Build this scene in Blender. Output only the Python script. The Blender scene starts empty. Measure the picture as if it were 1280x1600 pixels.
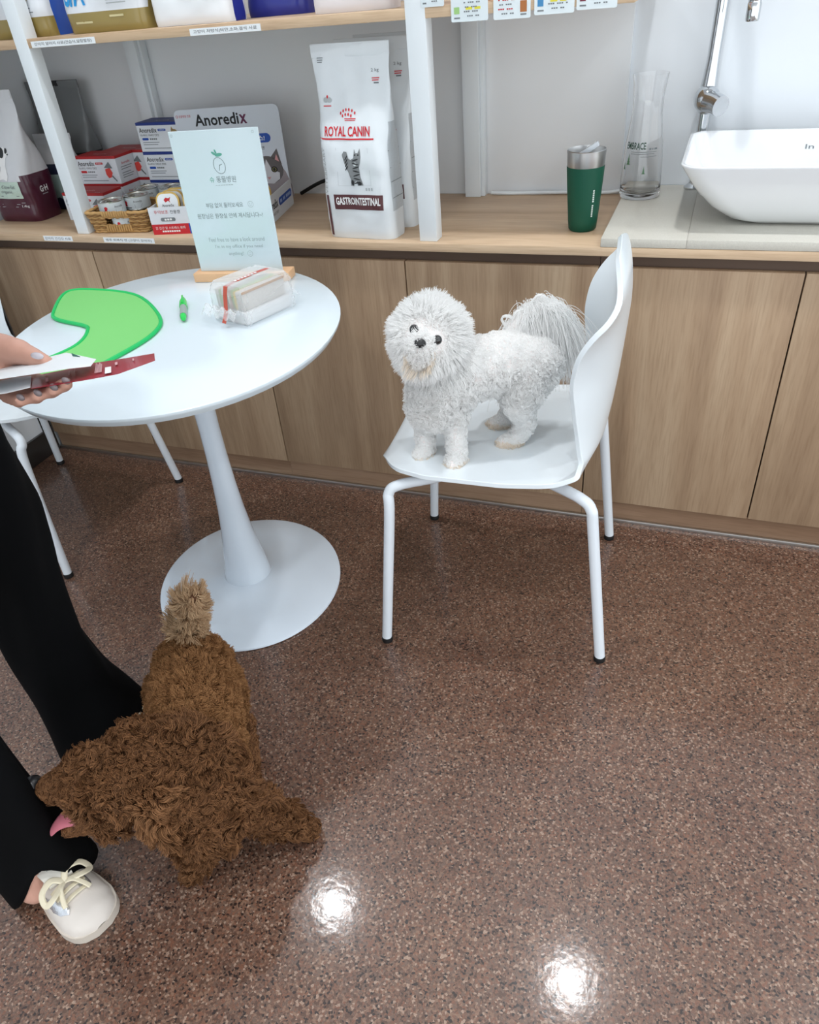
import bpy, bmesh, math, random
import numpy as np
from mathutils import Vector, Matrix
from mathutils.bvhtree import BVHTree
random.seed(7); RNG = np.random.default_rng(7)
S = bpy.context.scene
COL = S.collection

# ---------------------------------------------------------------- camera
CR = np.array([[0.93896948, 0.33503879, -0.07800845],
               [0.1471329, -0.59612502, -0.78929517],
               [-0.31094729, 0.72964647, -0.60903843]])   # rows: right, down, forward in world axes
cam_d = bpy.data.cameras.new('camera'); cam = bpy.data.objects.new('camera', cam_d); COL.objects.link(cam)
cam_d.sensor_fit = 'VERTICAL'; cam_d.sensor_height = 36; cam_d.lens = 36 * 1169.744 / 1600
cam_d.shift_y = 53 / 1600; cam_d.clip_start = .02
mw = Matrix.Identity(4)
for i in range(3):
    mw[i][0] = CR[0][i]; mw[i][1] = -CR[1][i]; mw[i][2] = -CR[2][i]
mw[2][3] = 1.25
cam.matrix_world = mw
S.camera = cam

# ---------------------------------------------------------------- world, lights, exposure
W = bpy.data.worlds.new('world'); S.world = W; W.use_nodes = True
W.node_tree.nodes['Background'].inputs[0].default_value = (.90, .96, 1, 1)
W.node_tree.nodes['Background'].inputs[1].default_value = 2.2
S.view_settings.view_transform = 'Standard'; S.view_settings.look = 'None'
S.view_settings.exposure = -.22; S.view_settings.gamma = 1; S.view_settings.use_curve_mapping = False
LX = (-1.243, -.085, 1.075); LY = (1.52, .36, -.80)
for x in LX:
    for y in LY:
        l = bpy.data.lights.new('downlight', 'AREA'); l.shape = 'DISK'; l.size = .095; l.energy = 5.0; l.color = (.965, .985, 1); l.spread = math.radians(125)
        o = bpy.data.objects.new('downlight', l); o.location = (x, y, 2.385); COL.objects.link(o)

# ---------------------------------------------------------------- helpers
def lin(c):
    c = c / 255
    return c / 12.92 if c <= .04045 else ((c + .055) / 1.055) ** 2.4
def rgb(r, g, b): return (lin(r), lin(g), lin(b), 1)
MATS = {}
def mat(name, col, rough=.5, metal=0, spec=.5, coat=0, trans=0, ior=1.45, bump=0, bscale=200, var=0, vscale=30, emit=None, alpha=1, sheen=0):
    if name in MATS: return MATS[name]
    m = bpy.data.materials.new(name); m.use_nodes = True; nt = m.node_tree; b = nt.nodes['Principled BSDF']
    b.inputs['Base Color'].default_value = col; b.inputs['Roughness'].default_value = rough; b.inputs['Metallic'].default_value = metal
    b.inputs['Specular IOR Level'].default_value = spec; b.inputs['Coat Weight'].default_value = coat; b.inputs['Coat Roughness'].default_value = .08
    b.inputs['Transmission Weight'].default_value = trans; b.inputs['IOR'].default_value = ior; b.inputs['Alpha'].default_value = alpha
    b.inputs['Sheen Weight'].default_value = sheen
    if bump or var:
        tc = nt.nodes.new('ShaderNodeTexCoord')
        if bump:
            n = nt.nodes.new('ShaderNodeTexNoise'); n.inputs['Scale'].default_value = bscale; n.inputs['Detail'].default_value = 4
            nt.links.new(tc.outputs['Object'], n.inputs['Vector'])
            bp = nt.nodes.new('ShaderNodeBump'); bp.inputs['Strength'].default_value = bump; bp.inputs['Distance'].default_value = .002
            nt.links.new(n.outputs['Fac'], bp.inputs['Height']); nt.links.new(bp.outputs['Normal'], b.inputs['Normal'])
        if var:
            n = nt.nodes.new('ShaderNodeTexNoise'); n.inputs['Scale'].default_value = vscale; n.inputs['Detail'].default_value = 5
            nt.links.new(tc.outputs['Object'], n.inputs['Vector'])
            mx = nt.nodes.new('ShaderNodeMix'); mx.data_type = 'RGBA'
            mx.inputs[6].default_value = tuple(c * (1 - var) for c in col[:3]) + (1,); mx.inputs[7].default_value = tuple(min(1, c * (1 + var)) for c in col[:3]) + (1,)
            nt.links.new(n.outputs['Fac'], mx.inputs[0]); nt.links.new(mx.outputs[2], b.inputs['Base Color'])
    MATS[name] = m
    return m
def wood(name, axis, c1, c2, c3, rough=.45):
    m = bpy.data.materials.new(name); m.use_nodes = True; nt = m.node_tree; b = nt.nodes['Principled BSDF']; L = nt.links.new
    tc = nt.nodes.new('ShaderNodeTexCoord'); oi = nt.nodes.new('ShaderNodeObjectInfo')
    mul = nt.nodes.new('ShaderNodeMath'); mul.operation = 'MULTIPLY'; mul.inputs[1].default_value = 13.7; L(oi.outputs['Random'], mul.inputs[0])
    add = nt.nodes.new('ShaderNodeVectorMath'); add.operation = 'ADD'; L(tc.outputs['Object'], add.inputs[0]); L(mul.outputs[0], add.inputs[1])
    mp = nt.nodes.new('ShaderNodeMapping'); sc = [1, 1, 1]; sc[axis] = .055; mp.inputs['Scale'].default_value = sc; L(add.outputs[0], mp.inputs['Vector'])
    n1 = nt.nodes.new('ShaderNodeTexNoise'); n1.inputs['Scale'].default_value = 11; n1.inputs['Detail'].default_value = 6; n1.inputs['Distortion'].default_value = 1.1; L(mp.outputs[0], n1.inputs['Vector'])
    n2 = nt.nodes.new('ShaderNodeTexNoise'); n2.inputs['Scale'].default_value = 230; n2.inputs['Detail'].default_value = 3; L(mp.outputs[0], n2.inputs['Vector'])
    rp = nt.nodes.new('ShaderNodeValToRGB'); e = rp.color_ramp.elements
    e[0].position = .30; e[0].color = c1; e[1].position = .68; e[1].color = c3; k = e.new(.5); k.color = c2; L(n1.outputs['Fac'], rp.inputs[0])
    mx = nt.nodes.new('ShaderNodeMix'); mx.data_type = 'RGBA'; mx.blend_type = 'MULTIPLY'; L(rp.outputs[0], mx.inputs[6])
    r2 = nt.nodes.new('ShaderNodeValToRGB'); e = r2.color_ramp.elements; e[0].position = .32; e[0].color = (.82, .79, .76, 1); e[1].position = .55; e[1].color = (1, 1, 1, 1); L(n2.outputs['Fac'], r2.inputs[0])
    L(r2.outputs[0], mx.inputs[7]); mx.inputs[0].default_value = .75; L(mx.outputs[2], b.inputs['Base Color'])
    b.inputs['Roughness'].default_value = rough; b.inputs['Specular IOR Level'].default_value = .35
    bp = nt.nodes.new('ShaderNodeBump'); bp.inputs['Strength'].default_value = .12; bp.inputs['Distance'].default_value = .001; L(n2.outputs['Fac'], bp.inputs['Height']); L(bp.outputs[0], b.inputs['Normal'])
    MATS[name] = m
    return m
def granite():
    m = bpy.data.materials.new('granite'); m.use_nodes = True; nt = m.node_tree; b = nt.nodes['Principled BSDF']; L = nt.links.new
    tc = nt.nodes.new('ShaderNodeTexCoord')
    v = nt.nodes.new('ShaderNodeTexVoronoi'); v.inputs['Scale'].default_value = 290; v.inputs['Randomness'].default_value = 1; L(tc.outputs['Object'], v.inputs['Vector'])
    sp = nt.nodes.new('ShaderNodeSeparateColor'); L(v.outputs['Color'], sp.inputs[0])
    rp = nt.nodes.new('ShaderNodeValToRGB'); rp.color_ramp.interpolation = 'CONSTANT'; e = rp.color_ramp.elements
    cols = [(0, (46, 34, 30)), (.09, (90, 65, 53)), (.30, (114, 84, 69)), (.50, (108, 86, 74)), (.68, (132, 103, 86)), (.82, (122, 84, 66)), (.92, (160, 136, 120))]
    e[0].position = 0; e[0].color = rgb(*cols[0][1]); e[1].position = cols[1][0]; e[1].color = rgb(*cols[1][1])
    for p, c in cols[2:]:
        k = e.new(p); k.color = rgb(*c)
    L(sp.outputs[0], rp.inputs[0])
    n = nt.nodes.new('ShaderNodeTexNoise'); n.inputs['Scale'].default_value = 7; n.inputs['Detail'].default_value = 4; L(tc.outputs['Object'], n.inputs['Vector'])
    r2 = nt.nodes.new('ShaderNodeValToRGB'); e = r2.color_ramp.elements; e[0].position = .3; e[0].color = (.80, .77, .76, 1); e[1].position = .7; e[1].color = (1.0, .98, .94, 1); L(n.outputs['Fac'], r2.inputs[0])
    n3 = nt.nodes.new('ShaderNodeTexNoise'); n3.inputs['Scale'].default_value = 520; n3.inputs['Detail'].default_value = 2; L(tc.outputs['Object'], n3.inputs['Vector'])
    r3 = nt.nodes.new('ShaderNodeValToRGB'); e = r3.color_ramp.elements; e[0].position = .3; e[0].color = (.66, .64, .63, 1); e[1].position = .62; e[1].color = (1.08, 1.08, 1.08, 1); L(n3.outputs['Fac'], r3.inputs[0])
    m1 = nt.nodes.new('ShaderNodeMix'); m1.data_type = 'RGBA'; m1.blend_type = 'MULTIPLY'; m1.inputs[0].default_value = 1; L(rp.outputs[0], m1.inputs[6]); L(r2.outputs[0], m1.inputs[7])
    m2 = nt.nodes.new('ShaderNodeMix'); m2.data_type = 'RGBA'; m2.blend_type = 'MULTIPLY'; m2.inputs[0].default_value = .9; L(m1.outputs[2], m2.inputs[6]); L(r3.outputs[0], m2.inputs[7])
    L(m2.outputs[2], b.inputs['Base Color'])
    b.inputs['Roughness'].default_value = .36; b.inputs['Specular IOR Level'].default_value = .5; b.inputs['Coat Weight'].default_value = .5; b.inputs['Coat Roughness'].default_value = .11
    nb = nt.nodes.new('ShaderNodeTexNoise'); nb.inputs['Scale'].default_value = 60; nb.inputs['Detail'].default_value = 5; L(tc.outputs['Object'], nb.inputs['Vector'])
    bp = nt.nodes.new('ShaderNodeBump'); bp.inputs['Strength'].default_value = .10; bp.inputs['Distance'].default_value = .002; L(nb.outputs['Fac'], bp.inputs['Height']); L(bp.outputs[0], b.inputs['Normal']); L(bp.outputs[0], b.inputs['Coat Normal'])
    return m
def film(name, a=.12, col=(.9, .92, .93, 1)):
    m = bpy.data.materials.new(name); m.use_nodes = True; nt = m.node_tree; nt.nodes.clear(); L = nt.links.new
    out = nt.nodes.new('ShaderNodeOutputMaterial'); mx = nt.nodes.new('ShaderNodeMixShader'); t = nt.nodes.new('ShaderNodeBsdfTransparent'); p = nt.nodes.new('ShaderNodeBsdfPrincipled')
    p.inputs['Base Color'].default_value = col; p.inputs['Roughness'].default_value = .12; p.inputs['Coat Weight'].default_value = 1
    lw = nt.nodes.new('ShaderNodeLayerWeight'); lw.inputs[0].default_value = .35
    mr = nt.nodes.new('ShaderNodeMapRange'); mr.inputs[3].default_value = a; mr.inputs[4].default_value = min(1, a + .5); L(lw.outputs['Facing'], mr.inputs[0])
    L(mr.outputs[0], mx.inputs[0]); L(t.outputs[0], mx.inputs[1]); L(p.outputs[0], mx.inputs[2]); L(mx.outputs[0], out.inputs[0])
    MATS[name] = m
    return m

class MB:
    def __init__(s): s.v = []; s.f = []; s.m = []
    def add(s, vs, fs, mi=0):
        o = len(s.v); s.v += [tuple(p) for p in vs]; s.f += [tuple(i + o for i in f) for f in fs]; s.m += [mi] * len(fs); return s
    def bm(s, bm, mi=0):
        bm.verts.index_update(); s.add([v.co[:] for v in bm.verts], [[v.index for v in f.verts] for f in bm.faces], mi); bm.free(); return s
    def box(s, x0, x1, y0, y1, z0, z1, bev=0, seg=2, mi=0, mtx=None):
        bm = bmesh.new(); bmesh.ops.create_cube(bm, size=1)
        for v in bm.verts: v.co = Vector((x0 + (v.co.x + .5) * (x1 - x0), y0 + (v.co.y + .5) * (y1 - y0), z0 + (v.co.z + .5) * (z1 - z0)))
        if bev: bmesh.ops.bevel(bm, geom=bm.edges[:], offset=bev, segments=seg, profile=.5, affect='EDGES')
        if mtx is not None: bm.transform(mtx)
        return s.bm(bm, mi)
    def lathe(s, prof, n=48, cx=0, cy=0, sx=1, sy=1, mi=0, cap=True):
        vs = []; fs = []; k = len(prof)
        for r, z in prof:
            for i in range(n):
                a = 2 * math.pi * i / n; vs.append((cx + r * sx * math.cos(a), cy + r * sy * math.sin(a), z))
        for j in range(k - 1):
            for i in range(n):
                fs.append((j * n + i, j * n + (i + 1) % n, (j + 1) * n + (i + 1) % n, (j + 1) * n + i))
        if cap:
            if prof[0][0] > 1e-6: fs.append(tuple(range(n - 1, -1, -1)))
            if prof[-1][0] > 1e-6: fs.append(tuple((k - 1) * n + i for i in range(n)))
        return s.add(vs, fs, mi)
    def tube(s, pts, rad, n=10, mi=0, cap=True, closed=False, flat=None):
        P = [Vector(p) for p in pts]; K = len(P); R = rad if hasattr(rad, '__len__') else [rad] * K
        T = []
        for i in range(K):
            a = P[(i - 1) % K] if (closed or i > 0) else P[i]; b = P[(i + 1) % K] if (closed or i < K - 1) else P[i]
            T.append((b - a).normalized())
        up = Vector((0, 0, 1)) if abs(T[0].z) < .9 else Vector((0, 1, 0))
        N = (up - T[0] * up.dot(T[0])).normalized(); vs = []; fs = []
        for i in range(K):
            N = (N - T[i] * N.dot(T[i])); N = N.normalized() if N.length > 1e-9 else T[i].orthogonal().normalized()
            B = T[i].cross(N)
            for j in range(n):
                a = 2 * math.pi * j / n; fl = flat if flat else 1
                vs.append(P[i] + N * math.cos(a) * R[i] * fl + B * math.sin(a) * R[i])
        m = K if closed else K - 1
        for i in range(m):
            for j in range(n):
                i2 = (i + 1) % K; fs.append((i * n + j, i * n + (j + 1) % n, i2 * n + (j + 1) % n, i2 * n + j))
        if cap and not closed: fs.append(tuple(range(n - 1, -1, -1))); fs.append(tuple((K - 1) * n + j for j in range(n)))
        return s.add(vs, fs, mi)
    def prism(s, pts, z0, z1, mi=0):      # polygon in xy extruded along z
        n = len(pts); vs = [(p[0], p[1], z0) for p in pts] + [(p[0], p[1], z1) for p in pts]
        fs = [tuple(range(n - 1, -1, -1)), tuple(range(n, 2 * n))] + [(i, (i + 1) % n, n + (i + 1) % n, n + i) for i in range(n)]
        return s.add(vs, fs, mi)
    def grid(s, fn, nu, nv, mi=0, closeu=False):
        vs = [fn(i / (nu if closeu else nu - 1), j / (nv - 1)) for j in range(nv) for i in range(nu)]; fs = []
        for j in range(nv - 1):
            for i in range(nu if closeu else nu - 1):
                i2 = (i + 1) % nu; fs.append((j * nu + i, j * nu + i2, (j + 1) * nu + i2, (j + 1) * nu + i))
        return s.add(vs, fs, mi)
def spline(pts, n=8, closed=False):
    P = [np.array(p, float) for p in pts]; K = len(P); out = []
    for i in range(K if closed else K - 1):
        if closed: a, b, c, d = P[(i - 1) % K], P[i], P[(i + 1) % K], P[(i + 2) % K]
        else: a, b, c, d = P[max(i - 1, 0)], P[i], P[i + 1], P[min(i + 2, K - 1)]
        for k in range(n):
            t = k / n; out.append(.5 * ((2 * b) + (-a + c) * t + (2 * a - 5 * b + 4 * c - d) * t * t + (-a + 3 * b - 3 * c + d) * t ** 3))
    if not closed: out.append(P[-1])
    return [tuple(p) for p in out]
def interp(t, xs, ys): return float(np.interp(t, xs, ys))

MX = {}
def thing(name, label, cat, loc=(0, 0, 0), rz=0, group=None, rot=None):
    o = bpy.data.objects.new(name, None); COL.objects.link(o); o.empty_display_size = .05
    m = Matrix.Translation(loc) @ (rot.to_4x4() if rot is not None else Matrix.Rotation(rz, 4, 'Z'))
    o.matrix_world = m; MX[o.name] = m
    tag(o, label, cat, group); return o
def tag(o, label=None, cat=None, group=None, kind=None):
    if label: o['label'] = label
    if cat: o['category'] = cat
    if group: o['group'] = group
    if kind: o['kind'] = kind
    return o
def obj(name, mb, mats, parent=None, world=False, ang=35, me=None, label=None, loc=None, mods=None):
    if me is None:
        me = bpy.data.meshes.new(name); V = mb.v
        if world and parent is not None:
            inv = MX[parent.name].inverted(); V = [tuple(inv @ Vector(p)) for p in V]
        if loc is not None: V = [(p[0] - loc[0], p[1] - loc[1], p[2] - loc[2]) for p in V]
        me.from_pydata([tuple(map(float, p)) for p in V], [], mb.f); me.update()
        mats = mats if isinstance(mats, (list, tuple)) else [mats]
        for m in mats: me.materials.append(m)
        if len(mats) > 1: me.polygons.foreach_set('material_index', mb.m)
        bm = bmesh.new(); bm.from_mesh(me); bmesh.ops.recalc_face_normals(bm, faces=bm.faces[:]); bm.to_mesh(me); bm.free()
        if ang: 
            me.polygons.foreach_set('use_smooth', [True] * len(me.polygons)); me.set_sharp_from_angle(angle=math.radians(ang))
    o = bpy.data.objects.new(name, me); COL.objects.link(o)
    if loc is not None: o.location = loc
    if parent is not None: o.parent = parent; MX[o.name] = MX[parent.name]
    if label: o['label'] = label
    return o
def struct(name, mb, m): return tag(obj(name, mb, m), kind='structure')

# ---- flat print: lettering and shapes laid on a surface through a map (x, y) -> local point
def plane_map(o, ux, uy, eps=.0006):
    o = Vector(o); ux = Vector(ux).normalized(); uy = Vector(uy).normalized(); n = ux.cross(uy)
    return lambda x, y, e=0: tuple(o + ux * x + uy * y + n * (eps + e))
def hit_map(me, eps=.0013, d=(0, 1, 0), far=1.0):       # project along d onto a mesh, in its local space
    bv = BVHTree.FromPolygons([v.co[:] for v in me.vertices], [p.vertices[:] for p in me.polygons]); d = Vector(d)
    def f(x, y, e=0):
        o = Vector((x, 0, y)) - d * far
        h = bv.ray_cast(o, d)
        p = h[0] if h[0] is not None else Vector((x, 0, y))
        return tuple(p - d * (eps + e))
    return f
TXT = []
def text(s, w, h, cx, cy, m, parent, mp, name='lettering', bold=0, e=0, rot=0):     # queued; all lettering is set in one go at the end
    TXT.append((s, w, h, cx, cy, m, parent, mp, name, bold, e, rot))
def set_lettering():
    geo = {}
    for bold in sorted({t[9] for t in TXT}):
        S_ = sorted({t[0] for t in TXT if t[9] == bold})
        cu = bpy.data.curves.new('t', 'FONT'); cu.body = '\n'.join(S_); cu.size = 1; cu.resolution_u = 2; cu.offset = bold; cu.fill_mode = 'FRONT'; cu.space_line = 3
        o = bpy.data.objects.new('t', cu); me = bpy.data.meshes.new_from_object(o)
        c = np.zeros(len(me.vertices) * 3); me.vertices.foreach_get('co', c); c = c.reshape(-1, 3)[:, :2]; ln = np.rint((.3 - c[:, 1]) / 3).astype(int)
        F = [tuple(p.vertices) for p in me.polygons]
        for i, st in enumerate(S_):
            ix = np.nonzero(ln == i)[0]; mpi = {int(k): j for j, k in enumerate(ix)}; q = c[ix]; lo = q.min(0); hi = q.max(0)
            geo[st, bold] = ((q - (lo + hi) / 2) / np.maximum(hi - lo, 1e-6), [tuple(mpi[v] for v in f) for f in F if f[0] in mpi])
        bpy.data.objects.remove(o); bpy.data.curves.remove(cu); bpy.data.meshes.remove(me)
    for s, w, h, cx, cy, m, parent, mp, name, bold, e, rot in TXT:
        c, F = geo[s, bold]; ca, sa = math.cos(rot), math.sin(rot)
        me = bpy.data.meshes.new(name); me.from_pydata([mp(cx + a * w * ca - b * h * sa, cy + a * w * sa + b * h * ca, e) for a, b in c], [], F); me.materials.append(m)
        obj(name, None, None, parent, me=me)
def shape(polys, m, parent, mp, name='printed_shape', e=0, sub=0):     # list of 2d polygons -> one flat print
    bm = bmesh.new()
    for P in polys:
        vs = [bm.verts.new((p[0], p[1], 0)) for p in P]
        try: bm.faces.new(vs)
        except ValueError: pass
    bmesh.ops.triangulate(bm, faces=bm.faces[:])
    if sub: bmesh.ops.subdivide_edges(bm, edges=bm.edges[:], cuts=sub * 4, use_grid_fill=True)
    for v in bm.verts: v.co = mp(v.co.x, v.co.y, e)
    me = bpy.data.meshes.new(name); bm.to_mesh(me); bm.free(); me.materials.append(m)
    return obj(name, None, None, parent, me=me)
def rect(x0, x1, y0, y1): return [(x0, y0), (x1, y0), (x1, y1), (x0, y1)]
def rrect(x0, x1, y0, y1, r, n=5):
    out = []
    for cx, cy, a in ((x1 - r, y1 - r, 0), (x0 + r, y1 - r, 90), (x0 + r, y0 + r, 180), (x1 - r, y0 + r, 270)):
        for k in range(n + 1):
            t = math.radians(a + 90 * k / n); out.append((cx + r * math.cos(t), cy + r * math.sin(t)))
    return out
def ell(cx, cy, a, b, n=20, rot=0):
    return [(cx + a * math.cos(t) * math.cos(rot) - b * math.sin(t) * math.sin(rot), cy + a * math.cos(t) * math.sin(rot) + b * math.sin(t) * math.cos(rot)) for t in [2 * math.pi * k / n for k in range(n)]]
def ring(cx, cy, a, b, w, n=24, rot=0):
    o = ell(cx, cy, a, b, n, rot); i = ell(cx, cy, a - w, b - w, n, rot); return [[o[k], o[(k + 1) % n], i[(k + 1) % n], i[k]] for k in range(n)]
def lines(x0, x1, ys, th): return [rect(x0, x1 - (i % 3) * .1 * (x1 - x0), y - th / 2, y + th / 2) for i, y in enumerate(ys)]

# ---- organic bodies: overlapping spheres fused into one surface
def fuse(name, caps, voxel, smooth=4, ell_list=()):
    bm = bmesh.new()
    def ball(c, r, sc=(1, 1, 1), rot=None):
        m = Matrix.Translation(c) @ (rot.to_4x4() if rot else Matrix.Identity(4)) @ Matrix.Diagonal((r * sc[0], r * sc[1], r * sc[2], 1))
        bmesh.ops.create_icosphere(bm, subdivisions=2, radius=1, matrix=m)
    for a, ra, b, rb in caps:
        a = Vector(a); b = Vector(b); d = (b - a).length; k = max(1, int(d / (min(ra, rb) * .45)))
        for i in range(k + 1):
            t = i / k; ball(a.lerp(b, t), ra + (rb - ra) * t)
    for c, r, sc, rot in ell_list: ball(c, r, sc, rot)
    me = bpy.data.meshes.new(name); bm.to_mesh(me); bm.free()
    o = bpy.data.objects.new(name, me); COL.objects.link(o)
    r = o.modifiers.new('r', 'REMESH'); r.mode = 'VOXEL'; r.voxel_size = voxel; r.use_smooth_shade = True
    if smooth: s = o.modifiers.new('s', 'SMOOTH'); s.factor = .5; s.iterations = smooth
    dg = bpy.context.evaluated_depsgraph_get(); me2 = bpy.data.meshes.new_from_object(o.evaluated_get(dg)); me2.name = name
    bpy.data.objects.remove(o); bpy.data.meshes.remove(me)
    me2.polygons.foreach_set('use_smooth', [True] * len(me2.polygons))
    return me2
def local_mesh(me, root):
    me.transform(MX[root.name].inverted()); return me
def surf_samples(me, n, rng):
    me.calc_loop_triangles(); T = np.zeros(len(me.loop_triangles) * 3, int); me.loop_triangles.foreach_get('vertices', T); T = T.reshape(-1, 3)
    V = np.zeros(len(me.vertices) * 3); me.vertices.foreach_get('co', V); V = V.reshape(-1, 3)
    N = np.zeros(len(me.vertices) * 3); me.vertices.foreach_get('normal', N); N = N.reshape(-1, 3)
    A = np.linalg.norm(np.cross(V[T[:, 1]] - V[T[:, 0]], V[T[:, 2]] - V[T[:, 0]]), axis=1)
    t = rng.choice(len(T), n, p=A / A.sum()); u = rng.random((n, 2)); f = u.sum(1) > 1; u[f] = 1 - u[f]
    w = np.c_[1 - u.sum(1), u]
    P = (V[T[t]] * w[:, :, None]).sum(1); Nn = (N[T[t]] * w[:, :, None]).sum(1); Nn /= np.linalg.norm(Nn, axis=1)[:, None]
    return P, Nn
def hair(name, pts, r0, r1, m, parent):       # pts: (curves, points, 3)
    k, n = pts.shape[:2]; inv = np.array(MX[parent.name].inverted())
    q = pts.reshape(-1, 3) @ inv[:3, :3].T + inv[:3, 3]
    hc = bpy.data.hair_curves.new(name); hc.add_curves([n] * k)
    hc.attributes['position'].data.foreach_set('vector', q.astype(np.float32).ravel())
    ra = hc.attributes.get('radius') or hc.attributes.new('radius', 'FLOAT', 'POINT')
    prof = np.tile(np.linspace(r0, r1, n), k).astype(np.float32); ra.data.foreach_set('value', prof)
    hc.materials.append(m)
    o = bpy.data.objects.new(name, hc); COL.objects.link(o); o.parent = parent; MX[o.name] = MX[parent.name]
    o['kind'] = 'stuff'
    return o
def vnoise(P, freq, seed):                   # cheap smooth vector noise for clumping
    r = np.random.default_rng(seed); out = np.zeros_like(P)
    for k in range(5):
        d = r.normal(size=(3, 3)) * freq; ph = r.random(3) * 6.28
        out += np.sin(P @ d + ph)
    return out / 3
def furmat(name, c1, c2, rough=.7, transl=.3):
    m = bpy.data.materials.new(name); m.use_nodes = True; nt = m.node_tree; b = nt.nodes['Principled BSDF']; L = nt.links.new
    hi = nt.nodes.new('ShaderNodeHairInfo'); mx = nt.nodes.new('ShaderNodeMix'); mx.data_type = 'RGBA'; mx.inputs[6].default_value = c1; mx.inputs[7].default_value = c2
    L(hi.outputs['Random'], mx.inputs[0]); L(mx.outputs[2], b.inputs['Base Color']); b.inputs['Roughness'].default_value = rough; b.inputs['Specular IOR Level'].default_value = .25
    out = nt.nodes['Material Output']; tr = nt.nodes.new('ShaderNodeBsdfTranslucent'); L(mx.outputs[2], tr.inputs[0]); ms = nt.nodes.new('ShaderNodeMixShader'); ms.inputs[0].default_value = transl
    L(b.outputs[0], ms.inputs[1]); L(tr.outputs[0], ms.inputs[2]); L(ms.outputs[0], out.inputs[0])
    return m
# ---------------------------------------------------------------- materials
wall_m = mat('wall paint', rgb(228, 233, 238), .6, bump=.05, bscale=60)
ceil_m = mat('ceiling paint', rgb(232, 234, 236), .8)
door_w = wood('oak laminate doors', 2, rgb(152, 126, 101), rgb(171, 145, 118), rgb(184, 160, 133))
top_w = wood('oak laminate worktop', 0, rgb(188, 158, 126), rgb(204, 175, 144), rgb(214, 188, 158))
kick_w = wood('oak laminate plinth', 0, rgb(134, 106, 84), rgb(152, 124, 101), rgb(166, 138, 114))
shaded_w = mat('shaded rail', rgb(96, 78, 66), .6)  # wood with the shade of the recess put into its colour
white_pl = mat('white moulded plastic', rgb(228, 236, 241), .28, coat=.25)
white_mt = mat('white powder coat', rgb(224, 231, 238), .32)
white_gl = mat('white lacquer', rgb(224, 235, 246), .14, coat=.6)
post_m = mat('white painted post', rgb(232, 238, 242), .45)
black_r = mat('black rubber', rgb(18, 18, 20), .6)
chrome = mat('chrome', (.62, .64, .66, 1), .07, metal=1)
alu = mat('aluminium', (.55, .55, .54, 1), .35, metal=1)
steel = mat('brushed steel', (.62, .62, .62, 1), .28, metal=1)
gap_m = mat('dark gap', rgb(24, 22, 22), .9)
stone_m = mat('speckled beige stone', rgb(202, 199, 189), .45, var=.16, vscale=420)
paper_w = mat('white paper', rgb(236, 240, 243), .6)
card_w = mat('white card', rgb(222, 226, 232), .45)
ink = mat('black ink', rgb(28, 28, 32), .6)
ink_g = mat('grey ink', rgb(120, 126, 130), .6)
ink_lg = mat('pale grey ink', rgb(176, 182, 184), .6)
red_i = mat('red ink', rgb(196, 34, 44), .5)
blue_i = mat('blue ink', rgb(30, 78, 170), .5)
red_box = mat('red carton', rgb(172, 32, 36), .5)
blue_box = mat('blue carton', rgb(28, 52, 128), .5)
white_i = mat('white ink', rgb(240, 240, 240), .5)

# ---------------------------------------------------------------- setting
YB = 2.20
struct('floor', MB().add([(-2.06, -2.2, 0), (2.6, -2.2, 0), (2.6, YB, 0), (-2.06, YB, 0)], [(0, 1, 2, 3)]), granite())
struct('wall_back', MB().box(-2.16, 2.6, YB, YB + .1, 0, 2.4), wall_m)
struct('wall_left', MB().box(-2.16, -2.055, -2.2, YB, 0, 2.4), wall_m)
struct('ceiling', MB().box(-2.16, 2.6, -2.2, YB + .1, 2.4, 2.5), ceil_m)
struct('baseboard_left', MB().box(-2.055, -2.043, -2.2, 1.735, 0, .085, .002), mat('dark baseboard', rgb(48, 47, 47), .35, coat=.3))
struct('trim_1', MB().box(-2.043, 2.0, 1.736, 1.744, 0, .010, .001), alu)                        # metal strip at the foot of the cabinets
struct('trim_2', MB().box(-2.05, -.232, 2.188, YB, .735, 2.0, .001), mat('white back panel', rgb(236, 239, 242), .5))   # panel behind the shelves
struct('gap_shade_strip', MB().box(-2.055, -2.046, 1.70, 1.735, 0, .72), gap_m)  # dark strip painted in for the shaded gap between cabinets and left wall

# ---------------------------------------------------------------- base cabinets
SE = [-2.043, -1.62, -1.121, -.679, -.214, .206, .64, 1.08]
CABL = ['oak laminate base cabinet in the left corner below the pet food bag', 'oak laminate base cabinet behind the round table, below the display stand',
        'oak laminate base cabinet below the stone sink counter', 'oak laminate base cabinet at the far right edge']
def cabinet(x0, x1, seams, label):
    t = thing('base_cabinet', label, 'cabinet', ((x0 + x1) / 2, 1.735, 0), group='oak base cabinets')
    obj('body', MB().box(x0 + .001, x1 - .001, 1.757, 2.185, .064, .700), gap_m, t, world=True)
    obj('plinth', MB().box(x0 + .0005, x1 - .0005, 1.746, 1.756, .002, .064), kick_w, t, world=True)
    obj('finger_rail', MB().box(x0 + .0005, x1 - .0005, 1.752, 1.757, .64, .7155), shaded_w, t, world=True)
    e = [x0] + seams + [x1]
    for a, b in zip(e[:-1], e[1:]):
        obj('door', MB().box(a + .0016, b - .0016, 1.735, 1.752, .066, .689, .0012), door_w, t, world=True, loc=None)
for i, (a, s, b) in enumerate(((0, 1, 2), (2, 3, 4), (4, 5, 6), (6, None, 7))):
    cabinet(SE[a], SE[b], [SE[s]] if s else [], CABL[i])
wt = tag(obj('worktop', MB().box(-2.045, 1.08, 1.722, 2.187, .717, .736, .0015), top_w), 'long pale oak worktop running along the base cabinets', 'worktop')
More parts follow.
